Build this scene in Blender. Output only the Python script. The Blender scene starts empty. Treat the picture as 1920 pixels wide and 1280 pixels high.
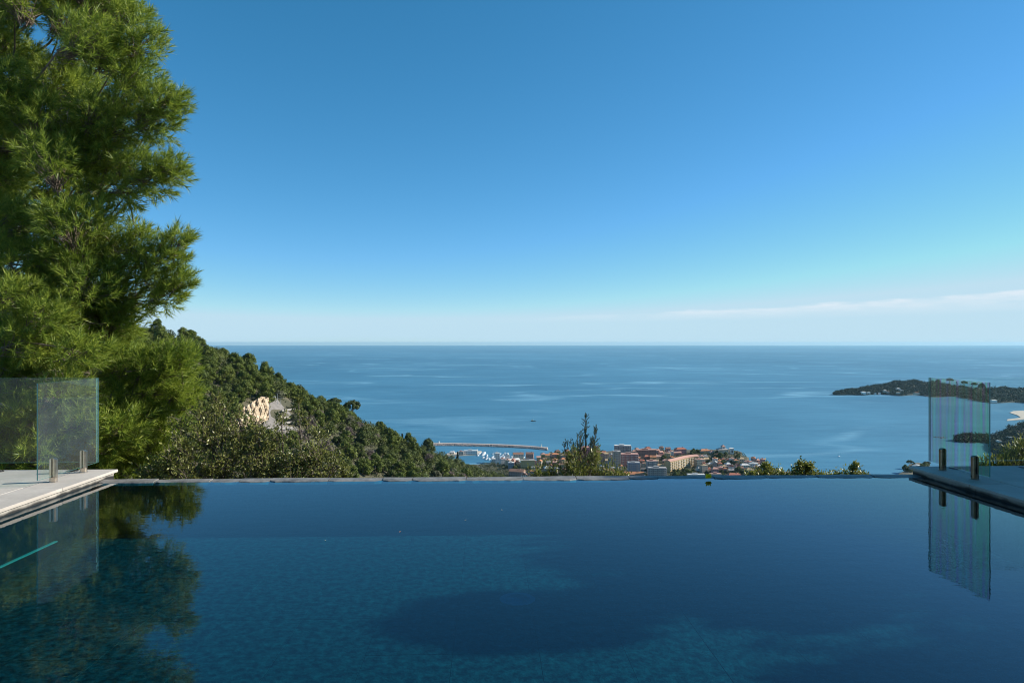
import bpy, math, random
import numpy as np
from mathutils import Vector, Matrix, Euler

rng = np.random.default_rng(7)
random.seed(7)
R = math.radians
sc = bpy.context.scene
col = sc.collection

# ------------------------------------------------------------------ camera, sky, sun, exposure
YAW = R(1.92)                      # the camera looks a little to the right of the pool's long axis
FPX = 1280.0                       # focal length in photograph pixels (24 mm on 36 mm, 1920 px wide)
HOR = 642.0                        # photograph row of the true level
EYE = 1.585                        # eye above the pool water (z = 0)
SEA = EYE - 250.0                  # sea level
FWD = np.array([math.sin(YAW), math.cos(YAW), 0.0])
RGT = np.array([math.cos(YAW), -math.sin(YAW), 0.0])
SUN_AZ = math.atan2(0.17, 0.985)    # direction towards the sun, from +X
SUN_EL = R(28.5)

cam_d = bpy.data.cameras.new('camera')
cam = bpy.data.objects.new('camera', cam_d)
col.objects.link(cam)
cam.location = (0, 0, EYE)
cam.rotation_euler = (R(90), 0, -YAW)
cam_d.lens = 24
cam_d.sensor_width = 36
cam_d.shift_y = 2.0 / 1920
cam_d.clip_start = 0.05
cam_d.clip_end = 200000
sc.camera = cam

world = bpy.data.worlds.new('World')
sc.world = world
world.use_nodes = True
wn, wl = world.node_tree.nodes, world.node_tree.links
wn.clear()
w_out = wn.new('ShaderNodeOutputWorld')
w_bg = wn.new('ShaderNodeBackground')
w_sky = wn.new('ShaderNodeTexSky')
w_sky.sky_type = 'NISHITA'
w_sky.sun_disc = False
w_sky.sun_elevation = SUN_EL
w_sky.sun_rotation = math.pi / 2 - SUN_AZ
w_sky.altitude = 0
w_sky.air_density = 0.75
w_sky.dust_density = 0.0
w_sky.ozone_density = 6.0
w_bg.inputs['Strength'].default_value = 0.073
# the photograph's own colour response for the sky: one power curve per channel
w_sep = wn.new('ShaderNodeSeparateColor')
w_hsv = wn.new('ShaderNodeCombineColor')
wl.new(w_sky.outputs[0], w_sep.inputs[0])
for i, (g, k) in enumerate(((1.42, 2.15), (0.90, 1.295), (0.93, 1.37))):
    a1, a2 = wn.new('ShaderNodeMath'), wn.new('ShaderNodeMath')
    a1.operation, a2.operation = 'POWER', 'MULTIPLY'
    wl.new(w_sep.outputs[i], a1.inputs[0])
    a1.inputs[1].default_value = g
    wl.new(a1.outputs[0], a2.inputs[0])
    a2.inputs[1].default_value = 10.0 * k * 0.1 ** g
    a3 = wn.new('ShaderNodeMath')
    a3.operation = 'MINIMUM'
    wl.new(a2.outputs[0], a3.inputs[0])
    a3.inputs[1].default_value = (4.75, 6.75, 7.95)[i]
    wl.new(a3.outputs[0], w_hsv.inputs[i])
# a thin bank of cirrus low over the sea on the right
tc = wn.new('ShaderNodeTexCoord')
sep = wn.new('ShaderNodeSeparateXYZ')
wl.new(tc.outputs['Generated'], sep.inputs[0])


def wm(op, a, b=None, c=None, clamp=False):
    n = wn.new('ShaderNodeMath')
    n.operation = op
    n.use_clamp = clamp
    for i, v in enumerate((a, b, c)):
        if v is None:
            continue
        if isinstance(v, (int, float)):
            n.inputs[i].default_value = v
        else:
            wl.new(v, n.inputs[i])
    return n.outputs[0]


azv = wm('DIVIDE', sep.outputs['X'], wm('MAXIMUM', sep.outputs['Y'], 0.05))
elv = wm('DIVIDE', sep.outputs['Z'], wm('MAXIMUM', wm('SQRT', wm('ADD', wm('MULTIPLY', sep.outputs['X'], sep.outputs['X']), wm('MULTIPLY', sep.outputs['Y'], sep.outputs['Y']))), 0.05))
cmb = wn.new('ShaderNodeCombineXYZ')
wl.new(wm('MULTIPLY', azv, 7.0), cmb.inputs[0])
wl.new(wm('MULTIPLY', elv, 60.0), cmb.inputs[1])
nz = wn.new('ShaderNodeTexNoise')
nz.inputs['Scale'].default_value = 1.6
nz.inputs['Detail'].default_value = 7
nz.inputs['Roughness'].default_value = 0.62
wl.new(cmb.outputs[0], nz.inputs['Vector'])
top = wm('ADD', wm('MULTIPLY_ADD', azv, 0.034, 0.0355), wm('MULTIPLY', wm('SUBTRACT', nz.outputs[0], 0.5), 0.012))
below = wm('MULTIPLY', wm('SUBTRACT', top, elv), 260.0, clamp=True)
thick = wm('SUBTRACT', 1.0, wm('DIVIDE', wm('SUBTRACT', top, elv), wm('MULTIPLY_ADD', azv, 0.025, 0.008)), clamp=True)
side = wm('MULTIPLY', wm('ADD', azv, 0.02), 2.6, clamp=True)
fibre = wm('MULTIPLY_ADD', nz.outputs[0], 2.6, -0.65, clamp=True)
alpha = wm('MULTIPLY', wm('MULTIPLY', below, thick), wm('MULTIPLY', side, fibre))
alpha = wm('MULTIPLY', alpha, 1.0, clamp=True)
w_mix = wn.new('ShaderNodeMix')
w_mix.data_type = 'RGBA'
wl.new(alpha, w_mix.inputs['Factor'])
wl.new(w_hsv.outputs[0], w_mix.inputs['A'])
w_mix.inputs['B'].default_value = (7.2, 7.9, 8.6, 1)
wl.new(w_mix.outputs['Result'], w_bg.inputs['Color'])
wl.new(w_bg.outputs[0], w_out.inputs['Surface'])

sun_d = bpy.data.lights.new('sun', 'SUN')
sun_d.energy = 5.0
sun_d.angle = R(0.5)
sun_d.color = (1.0, 0.93, 0.82)
sun = bpy.data.objects.new('sun', sun_d)
col.objects.link(sun)
sdir = Vector((math.cos(SUN_AZ) * math.cos(SUN_EL), math.sin(SUN_AZ) * math.cos(SUN_EL), math.sin(SUN_EL)))
sun.rotation_euler = sdir.to_track_quat('Z', 'Y').to_euler()
sun.location = (30, 10, 40)

sc.view_settings.view_transform = 'Standard'
sc.view_settings.look = 'None'
sc.view_settings.exposure = 0.6
sc.view_settings.gamma = 1.0
sc.view_settings.use_curve_mapping = False
sc.render.engine = 'CYCLES'
sc.cycles.use_denoising = True
sc.cycles.filter_width = 1.05
sc.cycles.max_bounces = 8
sc.cycles.diffuse_bounces = 3
sc.cycles.glossy_bounces = 3
sc.cycles.transmission_bounces = 3
sc.cycles.transparent_max_bounces = 12
sc.cycles.volume_bounces = 0
sc.cycles.caustics_reflective = False
sc.cycles.caustics_refractive = False
sc.cycles.sample_clamp_indirect = 6

# ------------------------------------------------------------------ helpers


def at(px, py, depth):
    """the place that shows at photograph pixel px, py at this distance along the view axis"""
    u = (px - 960) / FPX * depth
    z = EYE - (py - HOR) / FPX * depth
    p = RGT * u + FWD * depth
    return np.array([p[0], p[1], z])


def on_z(px, py, z):
    return at(px, py, (EYE - z) * FPX / (py - HOR))


def on_x(px, x):
    t = (px - 960) / FPX
    d = x / (t * RGT[0] + FWD[0])
    return t * d * RGT[1] + d * FWD[1]


def ud(u, d):
    return RGT[0] * u + FWD[0] * d, RGT[1] * u + FWD[1] * d


def tag(o, label=None, cat=None, group=None, kind=None):
    if label:
        o['label'] = label
    if cat:
        o['category'] = cat
    if group:
        o['group'] = group
    if kind:
        o['kind'] = kind
    return o


def link(name, me, parent=None):
    o = bpy.data.objects.new(name, me)
    col.objects.link(o)
    if parent is not None:
        o.parent = parent
    return o


def empty(name, loc, rz=0.0):
    o = bpy.data.objects.new(name, None)
    col.objects.link(o)
    o.empty_display_size = 0.3
    o.location = loc
    o.rotation_euler = (0, 0, rz)
    return o


def copy_tree(o, loc, rz, s):
    c = o.copy()
    col.objects.link(c)
    c.location = loc
    c.rotation_euler = (0, 0, rz)
    c.scale = s if isinstance(s, tuple) else (s, s, s)
    for ch in o.children:
        k = ch.copy()
        col.objects.link(k)
        k.parent = c
    return c


def mesh_np(name, V, F, mats, smooth=False, mi=None):
    V = np.asarray(V, dtype=np.float32).reshape(-1, 3)
    F = np.asarray(F, dtype=np.int32)
    n, k = F.shape
    me = bpy.data.meshes.new(name)
    me.vertices.add(len(V))
    me.vertices.foreach_set('co', V.ravel())
    me.loops.add(n * k)
    me.polygons.add(n)
    me.polygons.foreach_set('loop_start', np.arange(0, n * k, k, dtype=np.int32))
    me.loops.foreach_set('vertex_index', F.ravel())
    if smooth:
        me.polygons.foreach_set('use_smooth', np.ones(n, dtype=bool))
    if mi is not None:
        me.polygons.foreach_set('material_index', np.asarray(mi, dtype=np.int32))
    me.update(calc_edges=True)
    for m in (mats if isinstance(mats, (list, tuple)) else [mats]):
        me.materials.append(m)
    return me


class MB:
    """collects shapes for one mesh"""

    def __init__(self):
        self.v, self.f, self.m = [], [], []

    def add(self, vs, fs, m=0):
        b = len(self.v)
        self.v += [tuple(map(float, p)) for p in vs]
        self.f += [tuple(b + i for i in f) for f in fs]
        self.m += [m] * len(fs)

    def box(self, x0, x1, y0, y1, z0, z1, m=0, top=None):
        t = top or 0.0
        if t:   # a chamfered top edge
            vs = [(x0, y0, z0), (x1, y0, z0), (x1, y1, z0), (x0, y1, z0),
                  (x0, y0, z1 - t), (x1, y0, z1 - t), (x1, y1, z1 - t), (x0, y1, z1 - t),
                  (x0 + t, y0 + t, z1), (x1 - t, y0 + t, z1), (x1 - t, y1 - t, z1), (x0 + t, y1 - t, z1)]
            fs = [(3, 2, 1, 0), (0, 1, 5, 4), (1, 2, 6, 5), (2, 3, 7, 6), (3, 0, 4, 7),
                  (4, 5, 9, 8), (5, 6, 10, 9), (6, 7, 11, 10), (7, 4, 8, 11), (8, 9, 10, 11)]
        else:
            vs = [(x0, y0, z0), (x1, y0, z0), (x1, y1, z0), (x0, y1, z0), (x0, y0, z1), (x1, y0, z1), (x1, y1, z1), (x0, y1, z1)]
            fs = [(3, 2, 1, 0), (0, 1, 5, 4), (1, 2, 6, 5), (2, 3, 7, 6), (3, 0, 4, 7), (4, 5, 6, 7)]
        self.add(vs, fs, m)

    def lathe(self, prof, n=16, c=(0, 0), m=0):
        """prof: (radius, z) from bottom to top"""
        vs, fs = [], []
        for r, z in prof:
            for k in range(n):
                a = 2 * math.pi * k / n
                vs.append((c[0] + r * math.cos(a), c[1] + r * math.sin(a), z))
        for i in range(len(prof) - 1):
            for k in range(n):
                fs.append((i * n + k, i * n + (k + 1) % n, (i + 1) * n + (k + 1) % n, (i + 1) * n + k))
        fs.append(tuple(range(n - 1, -1, -1)))
        fs.append(tuple((len(prof) - 1) * n + k for k in range(n)))
        self.add(vs, fs, m)

    def tube(self, pts, rad, n=6, m=0):
        pts = [Vector(p) for p in pts]
        vs, fs = [], []
        for i, p in enumerate(pts):
            d = (pts[min(i + 1, len(pts) - 1)] - pts[max(i - 1, 0)]).normalized()
            a = d.cross(Vector((0.13, 0.21, 0.97)))
            if a.length < 1e-4:
                a = d.cross(Vector((1, 0, 0)))
            a.normalize()
            b = d.cross(a)
            for k in range(n):
                t = 2 * math.pi * k / n
                vs.append(p + (a * math.cos(t) + b * math.sin(t)) * rad[i])
        for i in range(len(pts) - 1):
            for k in range(n):
                fs.append((i * n + k, i * n + (k + 1) % n, (i + 1) * n + (k + 1) % n, (i + 1) * n + k))
        fs.append(tuple(range(n - 1, -1, -1)))
        fs.append(tuple((len(pts) - 1) * n + k for k in range(n)))
        self.add(vs, fs, m)

    def build(self, name, mats, parent=None, smooth=False):
        me = bpy.data.meshes.new(name)
        me.from_pydata(self.v, [], self.f)
        for m in (mats if isinstance(mats, (list, tuple)) else [mats]):
            me.materials.append(m)
        me.polygons.foreach_set('material_index', np.array(self.m, dtype=np.int32))
        if smooth:
            me.polygons.foreach_set('use_smooth', np.ones(len(self.f), dtype=bool))
        me.update()
        return link(name, me, parent)


def unit(a):
    return a / np.maximum(np.linalg.norm(a, axis=-1, keepdims=True), 1e-9)


def frames(d):
    """two unit vectors square to each row of d, at a random roll"""
    r = unit(rng.normal(size=d.shape))
    u = unit(np.cross(d, r))
    return u, np.cross(d, u)


def sticks(P0, P1, r0, r1):
    """three-sided tapered twigs: vertices and triangles"""
    N = len(P0)
    d = unit(P1 - P0)
    u, v = frames(d)
    V = np.empty((N, 6, 3))
    for k in range(3):
        a = 2 * math.pi * k / 3
        off = u * math.cos(a) + v * math.sin(a)
        V[:, k] = P0 + off * np.asarray(r0).reshape(-1, 1)
        V[:, 3 + k] = P1 + off * np.asarray(r1).reshape(-1, 1)
    F = np.array([[0, 1, 4, 3], [1, 2, 5, 4], [2, 0, 3, 5]])
    F = (F[None] + (np.arange(N) * 6)[:, None, None]).reshape(-1, 4)
    return V.reshape(-1, 3), F


def tufts(P, D, K, L, nl, w, spread=(28, 62)):
    """pine needles round N twig ends: one slim triangle per needle"""
    N = len(P)
    D = unit(D)
    u, v = frames(D)
    s = rng.random((N, K, 1)) ** 0.7
    th = rng.random((N, K, 1)) * 2 * math.pi
    ang = np.radians(spread[1] + (spread[0] - spread[1]) * s + rng.normal(0, 7, (N, K, 1)))
    nd = np.cos(ang) * D[:, None] + np.sin(ang) * (np.cos(th) * u[:, None] + np.sin(th) * v[:, None])
    base = P[:, None] + D[:, None] * (s * L)
    ln = nl * (0.7 + 0.5 * rng.random((N, K, 1)))
    tip = base + nd * ln
    side = unit(np.cross(nd, rng.normal(size=nd.shape))) * (w / 2)
    V = np.stack([base - side, base + side, tip], axis=2).reshape(-1, 3)
    F = np.arange(N * K * 3).reshape(-1, 3)
    return V, F


def leaves(P, D, L, W, fold=0.25):
    """N folded diamond leaves, each a quad bent along its midrib"""
    N = len(P)
    D = unit(D)
    u, v = frames(D)
    L = (L * (0.65 + 0.7 * rng.random((N, 1))))
    W = (W * (0.7 + 0.6 * rng.random((N, 1))))
    mid = P + D * L * 0.5
    V = np.stack([P, mid + u * W * 0.5 + v * W * fold, P + D * L, mid - u * W * 0.5 + v * W * fold], axis=1).reshape(-1, 3)
    F = np.arange(N * 4).reshape(-1, 4)
    return V, F


def cards(P, D, L, W):
    """N leaf clumps, each a bent diamond facing along its row of D"""
    N = len(P)
    D = unit(D)
    u, v = frames(D)
    L = L * (0.6 + 0.8 * rng.random((N, 1))) / 2
    W = W * (0.6 + 0.8 * rng.random((N, 1))) / 2
    V = np.stack([P - u * L, P + v * W + D * W * 0.35, P + u * L, P - v * W + D * W * 0.35], axis=1).reshape(-1, 3)
    return V, np.arange(N * 4).reshape(-1, 4)


def ball(n, bias=0.4):
    """n points in a unit ball, crowded towards its skin"""
    d = unit(rng.normal(size=(n, 3)))
    return d * (rng.random((n, 1)) ** bias), d


# ------------------------------------------------------------------ materials
MATS = {}


def mat(name, c1, c2=None, rough=0.6, scale=3.0, bump=0.0, bscale=None, metal=0.0, spec=0.5, coord='Object', detail=5):
    if name in MATS:
        return MATS[name]
    m = bpy.data.materials.new(name)
    m.use_nodes = True
    nt = m.node_tree
    b = nt.nodes['Principled BSDF']
    b.inputs['Roughness'].default_value = rough
    b.inputs['Metallic'].default_value = metal
    b.inputs['Specular IOR Level'].default_value = spec
    if c2 is None:
        b.inputs['Base Color'].default_value = (*c1, 1)
    if c2 is not None or bump:
        t = nt.nodes.new('ShaderNodeTexCoord')
        n = nt.nodes.new('ShaderNodeTexNoise')
        n.inputs['Scale'].default_value = scale
        n.inputs['Detail'].default_value = detail
        n.inputs['Roughness'].default_value = 0.65
        nt.links.new(t.outputs[coord], n.inputs['Vector'])
        if c2 is not None:
            r = nt.nodes.new('ShaderNodeValToRGB')
            r.color_ramp.elements[0].position = 0.3
            r.color_ramp.elements[1].position = 0.7
            r.color_ramp.elements[0].color = (*c1, 1)
            r.color_ramp.elements[1].color = (*c2, 1)
            nt.links.new(n.outputs[0], r.inputs[0])
            nt.links.new(r.outputs[0], b.inputs['Base Color'])
        if bump:
            n2 = nt.nodes.new('ShaderNodeTexNoise')
            n2.inputs['Scale'].default_value = bscale or scale * 4
            n2.inputs['Detail'].default_value = 6
            nt.links.new(t.outputs[coord], n2.inputs['Vector'])
            bp = nt.nodes.new('ShaderNodeBump')
            bp.inputs['Strength'].default_value = 0.6
            bp.inputs['Distance'].default_value = bump
            nt.links.new(n2.outputs[0], bp.inputs['Height'])
            nt.links.new(bp.outputs[0], b.inputs['Normal'])
    MATS[name] = m
    return m


def leafmat(name, dark, light, rough=0.5, spec=0.35, trans=0.3, clump=1.2, third=None):
    """foliage: each leaf its own shade of green, with drifts of yellower and duller growth"""
    m = bpy.data.materials.new(name)
    m.use_nodes = True
    nt = m.node_tree
    N, L = nt.nodes, nt.links
    b = N['Principled BSDF']
    out = N['Material Output']
    b.inputs['Roughness'].default_value = rough
    b.inputs['Specular IOR Level'].default_value = spec
    g = N.new('ShaderNodeNewGeometry')
    oi = N.new('ShaderNodeObjectInfo')
    t = N.new('ShaderNodeTexCoord')
    n = N.new('ShaderNodeTexNoise')
    n.inputs['Scale'].default_value = clump
    n.inputs['Detail'].default_value = 3
    L.new(t.outputs['Object'], n.inputs['Vector'])

    def ma(op, a, bb):
        k = N.new('ShaderNodeMath')
        k.operation = op
        k.use_clamp = True
        for i, v in enumerate((a, bb)):
            if isinstance(v, (int, float)):
                k.inputs[i].default_value = v
            else:
                L.new(v, k.inputs[i])
        return k.outputs[0]
    f = ma('ADD', ma('MULTIPLY', g.outputs['Random Per Island'], 0.55), ma('MULTIPLY', n.outputs[0], 0.5))
    f = ma('ADD', f, ma('MULTIPLY', oi.outputs['Random'], 0.25))
    f = ma('SUBTRACT', f, 0.12)
    r = N.new('ShaderNodeValToRGB')
    r.color_ramp.elements[0].position = 0.15
    r.color_ramp.elements[1].position = 0.9
    r.color_ramp.elements[0].color = (*dark, 1)
    r.color_ramp.elements[1].color = (*light, 1)
    if third:
        e = r.color_ramp.elements.new(0.97)
        e.color = (*third, 1)
    L.new(f, r.inputs[0])
    L.new(r.outputs[0], b.inputs['Base Color'])
    tr = N.new('ShaderNodeBsdfTranslucent')
    L.new(r.outputs[0], tr.inputs['Color'])
    mx = N.new('ShaderNodeMixShader')
    mx.inputs[0].default_value = trans
    L.new(b.outputs[0], mx.inputs[1])
    L.new(tr.outputs[0], mx.inputs[2])
    L.new(mx.outputs[0], out.inputs['Surface'])
    return m


M_NEEDLE = leafmat('pine_needles', (0.085, 0.165, 0.019), (0.460, 0.520, 0.078), rough=0.45, spec=0.4, trans=0.42, clump=0.9, third=(0.42, 0.27, 0.08))
M_BARK = mat('pine_bark', (0.10, 0.075, 0.055), (0.22, 0.17, 0.13), 0.9, 6, 0.02)
M_DEAD = mat('dead_wood', (0.20, 0.15, 0.11), (0.36, 0.29, 0.23), 0.9, 9)
M_SHRUB = leafmat('glossy_leaf', (0.078, 0.100, 0.019), (0.345, 0.355, 0.100), rough=0.42, spec=0.5, trans=0.35, clump=1.5, third=(0.46, 0.44, 0.22))  # the third tone paints pale glints of light onto some leaves
M_BRIGHT = leafmat('bright_leaf', (0.075, 0.110, 0.018), (0.34, 0.34, 0.070), rough=0.42, spec=0.5, trans=0.3, clump=2.5, third=(0.34, 0.28, 0.10))
M_CYP = leafmat('grey_green_needles', (0.030, 0.055, 0.030), (0.115, 0.140, 0.070), rough=0.55, trans=0.2, clump=2.0)
M_HPINE = leafmat('hill_pine_leaf', (0.042, 0.074, 0.012), (0.165, 0.195, 0.036), spec=0.15, trans=0.15, clump=0.12)
M_HOAK = leafmat('hill_oak_leaf', (0.034, 0.056, 0.012), (0.120, 0.140, 0.034), spec=0.15, trans=0.12, clump=0.12)
M_HOLIVE = leafmat('hill_olive_leaf', (0.060, 0.072, 0.040), (0.190, 0.195, 0.115), spec=0.15, trans=0.12, clump=0.12)
M_HBARE = leafmat('bare_twigs', (0.085, 0.065, 0.055), (0.240, 0.185, 0.160), trans=0.1, clump=0.12)
M_HCYP = leafmat('cypress_leaf', (0.010, 0.020, 0.009), (0.035, 0.050, 0.018), spec=0.15, trans=0.05, clump=0.2)
M_LIME = leafmat('fresh_green_leaf', (0.060, 0.100, 0.016), (0.170, 0.210, 0.040), trans=0.25, clump=0.2)
M_TRUNK = mat('hill_trunk', (0.09, 0.07, 0.055), (0.17, 0.14, 0.11), 0.9, 2)

# ------------------------------------------------------------------ the air: a thin even haze over the whole bay
hz = bpy.data.materials.new('haze')
hz.use_nodes = True
hz.node_tree.nodes.clear()
ho = hz.node_tree.nodes.new('ShaderNodeOutputMaterial')
hv = hz.node_tree.nodes.new('ShaderNodeVolumePrincipled')
hv.inputs['Color'].default_value = (0.46, 0.78, 0.98, 1)
hv.inputs['Density'].default_value = 1.7e-5
hv.inputs['Anisotropy'].default_value = 0.2
hz.node_tree.links.new(hv.outputs[0], ho.inputs['Volume'])
b = MB()
b.box(-130000, 130000, -2600, 64000, SEA - 6.0, 24.0)
tag(b.build('haze', hz), kind='stuff')

# ------------------------------------------------------------------ the sea
ms = bpy.data.materials.new('sea_water')
ms.use_nodes = True
N, L = ms.node_tree.nodes, ms.node_tree.links
pb = N['Principled BSDF']
geo = N.new('ShaderNodeNewGeometry')


def nmap(scale, sx=1.0, sy=1.0, detail=4, rough=0.55, off=0.0):
    mp = N.new('ShaderNodeMapping')
    mp.inputs['Scale'].default_value = (sx * scale, sy * scale, 0)
    mp.inputs['Location'].default_value = (off, off * 0.7, 0)
    L.new(geo.outputs['Position'], mp.inputs['Vector'])
    n = N.new('ShaderNodeTexNoise')
    n.inputs['Scale'].default_value = 1.0
    n.inputs['Detail'].default_value = detail
    n.inputs['Roughness'].default_value = rough
    L.new(mp.outputs[0], n.inputs['Vector'])
    return n.outputs[0]


def sm(op, a, bb=None, c=None, clamp=False):
    k = N.new('ShaderNodeMath')
    k.operation = op
    k.use_clamp = clamp
    for i, v in enumerate((a, bb, c)):
        if v is None:
            continue
        if isinstance(v, (int, float)):
            k.inputs[i].default_value = v
        else:
            L.new(v, k.inputs[i])
    return k.outputs[0]


n_big = nmap(1 / 2600.0, 0.7, 0.45, 5, 0.6, 3.1)
n_line = nmap(1 / 1150.0, 0.45, 1.1, 4, 0.5, 11.3)
n_patch = nmap(1 / 900.0, 0.5, 1.2, 6, 0.7, 5.7)
n_fine = nmap(1 / 60.0, 0.35, 1.6, 5, 0.7)
line = sm('SUBTRACT', 1.0, sm('MULTIPLY', sm('ABSOLUTE', sm('SUBTRACT', n_line, 0.5)), 60.0), clamp=True)
line = sm('MULTIPLY', line, sm('MULTIPLY', sm('SUBTRACT', n_patch, 0.40), 5.0, clamp=True), clamp=True)
patch = sm('MULTIPLY', sm('SUBTRACT', n_patch, 0.585), 7.0, clamp=True)
slick = sm('MAXIMUM', sm('MULTIPLY', line, 1.0), sm('MULTIPLY', patch, 0.7))
slick = sm('MULTIPLY', slick, sm('MULTIPLY_ADD', n_fine, 1.4, 0.1, clamp=True))
n_mid = nmap(1 / 330.0, 0.7, 1.1, 6, 0.65, 8.8)
tone = sm('ADD', sm('ADD', sm('MULTIPLY', n_big, 0.40), sm('MULTIPLY', n_fine, 0.30)), sm('MULTIPLY', n_mid, 0.30))
cr = N.new('ShaderNodeValToRGB')
cr.color_ramp.elements[0].position = 0.36
cr.color_ramp.elements[1].position = 0.64
cr.color_ramp.elements[0].color = (0.032, 0.128, 0.216, 1)
cr.color_ramp.elements[1].color = (0.080, 0.245, 0.368, 1)
L.new(tone, cr.inputs[0])
mixc = N.new('ShaderNodeMix')
mixc.data_type = 'RGBA'
L.new(slick, mixc.inputs['Factor'])
L.new(cr.outputs[0], mixc.inputs['A'])
mixc.inputs['B'].default_value = (0.20, 0.41, 0.54, 1)
L.new(mixc.outputs['Result'], pb.inputs['Base Color'])
pb.inputs['Roughness'].default_value = 0.55
pb.inputs['IOR'].default_value = 1.33
pb.inputs['Specular IOR Level'].default_value = 0.22
bp = N.new('ShaderNodeBump')
bp.inputs['Strength'].default_value = 0.5
bp.inputs['Distance'].default_value = 3.0
L.new(n_fine, bp.inputs['Height'])
L.new(bp.outputs[0], pb.inputs['Normal'])
q = [ud(-125000, -2000), ud(125000, -2000), ud(125000, 60000), ud(-125000, 60000)]
tag(link('sea', mesh_np('sea', [(x, y, SEA) for x, y in q], [[0, 1, 2, 3]], ms)), kind='structure')

# ------------------------------------------------------------------ the land: villa slope, coastal plain and the wooded spur
SP_PX = [-500, -150, 100, 220, 280, 330, 400, 480, 560, 620, 700, 780, 830, 870, 950, 1010]
SP_Y = [470, 540, 575, 592, 601, 613, 650, 700, 737, 758, 806, 828, 842, 864, 888, 912]
SP_D = [420, 440, 460, 480, 500, 520, 560, 620, 690, 740, 800, 860, 900, 940, 1000, 1060]
TREE_H = 10.0
spu = np.array([(p - 960) / FPX * d for p, d in zip(SP_PX, SP_D)])
spd = np.array(SP_D, float)
spz = np.array([EYE - (y - HOR) / FPX * d - TREE_H for y, d in zip(SP_Y, SP_D)])
SH_P = [-900, 700, 800, 1000, 1040, 1150, 1300, 1385, 1402, 1440, 1480, 1690, 1710, 1740, 1760, 1850, 1900, 2900]
SH_D = [1400, 1400, 1400, 1410, 1560, 1575, 1590, 1565, 1440, 1370, 1320, 1285, 1420, 1400, 1330, 1300, 1420, 1500]


def bumpy(u, d, s):
    return (np.sin(u / s + 1.3) * np.cos(d / s * 0.8 + 0.4) + 0.5 * np.sin(u / s * 2.3 + d / s * 1.7) + 0.3 * np.cos(u / s * 4.1 - d / s * 3.3))


def ground(u, d):
    u = np.asarray(u, float)
    d = np.asarray(d, float)
    dd = np.hypot(u * 0.7, d)
    z = np.where(dd < 9.5, -1.5, -1.5 - 0.42 * (dd - 9.5))
    z = z + np.clip((dd - 20) / 80, 0, 1) * 1.5 * bumpy(u, d, 23)
    p = 960 + FPX * u / np.maximum(d, 1)
    plain = SEA + 4.0 + 9.0 * np.exp(-(((p - 1350) / 45) ** 2 + ((d - 1480) / 70) ** 2)) + 0.4 * bumpy(u, d, 60)
    z = np.maximum(z, plain)
    S = np.interp(p, SH_P, SH_D)
    z = np.where(d > S - 12, np.maximum(SEA - 4, plain - (d - S + 12) * 0.5), z)
    best = np.full(u.shape, -1e9)
    for i in range(len(spu) - 1):
        a = np.array([spu[i], spd[i]])
        e = np.array([spu[i + 1], spd[i + 1]]) - a
        t = np.clip(((u - a[0]) * e[0] + (d - a[1]) * e[1]) / (e @ e), 0, 1)
        dist = np.hypot(u - a[0] - t * e[0], d - a[1] - t * e[1])
        h = spz[i] + t * (spz[i + 1] - spz[i]) - (np.sqrt(dist * dist + 36) - 6) * 0.56
        best = np.maximum(best, h)
    hill = best + 1.8 * bumpy(u, d, 31)
    k = 10.0
    m = np.maximum(z, hill)
    blend = np.clip(1 - np.abs(z - hill) / k, 0, 1)
    return m + 0.25 * k * blend * blend * (d > 60)


cols = np.arange(-1100, 3000, 13.0)
rows = np.concatenate([[2.5, 5, 8], 9.5 * (1800 / 9.5) ** (np.linspace(0, 1, 230))])
PP, DD = np.meshgrid(cols, rows)
UU = (PP - 960) / FPX * DD
ZZ = ground(UU, DD)
X, Y = ud(UU, DD)
nc, nr = len(cols), len(rows)
ii = np.arange(nr - 1)[:, None] * nc + np.arange(nc - 1)[None]
F = np.stack([ii, ii + 1, ii + nc + 1, ii + nc], axis=-1).reshape(-1, 4)
m_ground = mat('hill_ground', (0.040, 0.046, 0.024), (0.12, 0.105, 0.065), 0.95, 0.05, 0.0, detail=8)
tag(link('terrain', mesh_np('terrain', np.stack([X, Y, ZZ], -1), F, m_ground, True)), kind='structure')


def gz(x, y):
    u = RGT[0] * x + RGT[1] * y
    d = FWD[0] * x + FWD[1] * y
    return float(ground(u, d))


def pix(x, y, z):
    u = RGT[0] * x + RGT[1] * y
    d = FWD[0] * x + FWD[1] * y
    return 960 + FPX * u / d, HOR + FPX * (EYE - z) / d, d


# ------------------------------------------------------------------ far headland and the eastern shore
def ridge_land(name, pts, mats, nseg=90, nw=26, wscale=1.0):
    """pts: (px, depth, height, half width) along a spine; a strip of terrain either side of it, ending under the sea"""
    pts = np.array(pts, float)
    s = np.linspace(0, 1, len(pts))
    t = np.linspace(0, 1, nseg)
    px, dep, hh, ww = (np.interp(t, s, pts[:, i]) for i in range(4))
    V = []
    for i in range(nseg):
        for w in np.linspace(-1, 1, nw):
            d = dep[i] + w * ww[i] * wscale * (1 + 0.12 * math.sin(t[i] * 37 + 1))
            u = (px[i] - 960) / FPX * d
            prof = (1 - abs(w) ** 1.7)
            z = SEA + hh[i] * prof * (1 + 0.16 * math.sin(t[i] * 60 + w * 5) + 0.1 * math.sin(t[i] * 131 + w * 11)) + 5 * prof ** 0.25 - 4.2
            x, y = ud(u, d)
            V.append((x, y, z))
    ii = np.arange(nseg - 1)[:, None] * nw + np.arange(nw - 1)[None]
    F = np.stack([ii, ii + nw, ii + nw + 1, ii + 1], axis=-1).reshape(-1, 4)
    o = link(name, mesh_np(name, V, F, mats, True))
    return tag(o, kind='structure'), np.array(V).reshape(nseg, nw, 3)


M_FAR = mat('far_wooded_ground', (0.010, 0.018, 0.012), (0.028, 0.036, 0.026), 0.95, 0.02)


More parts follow.
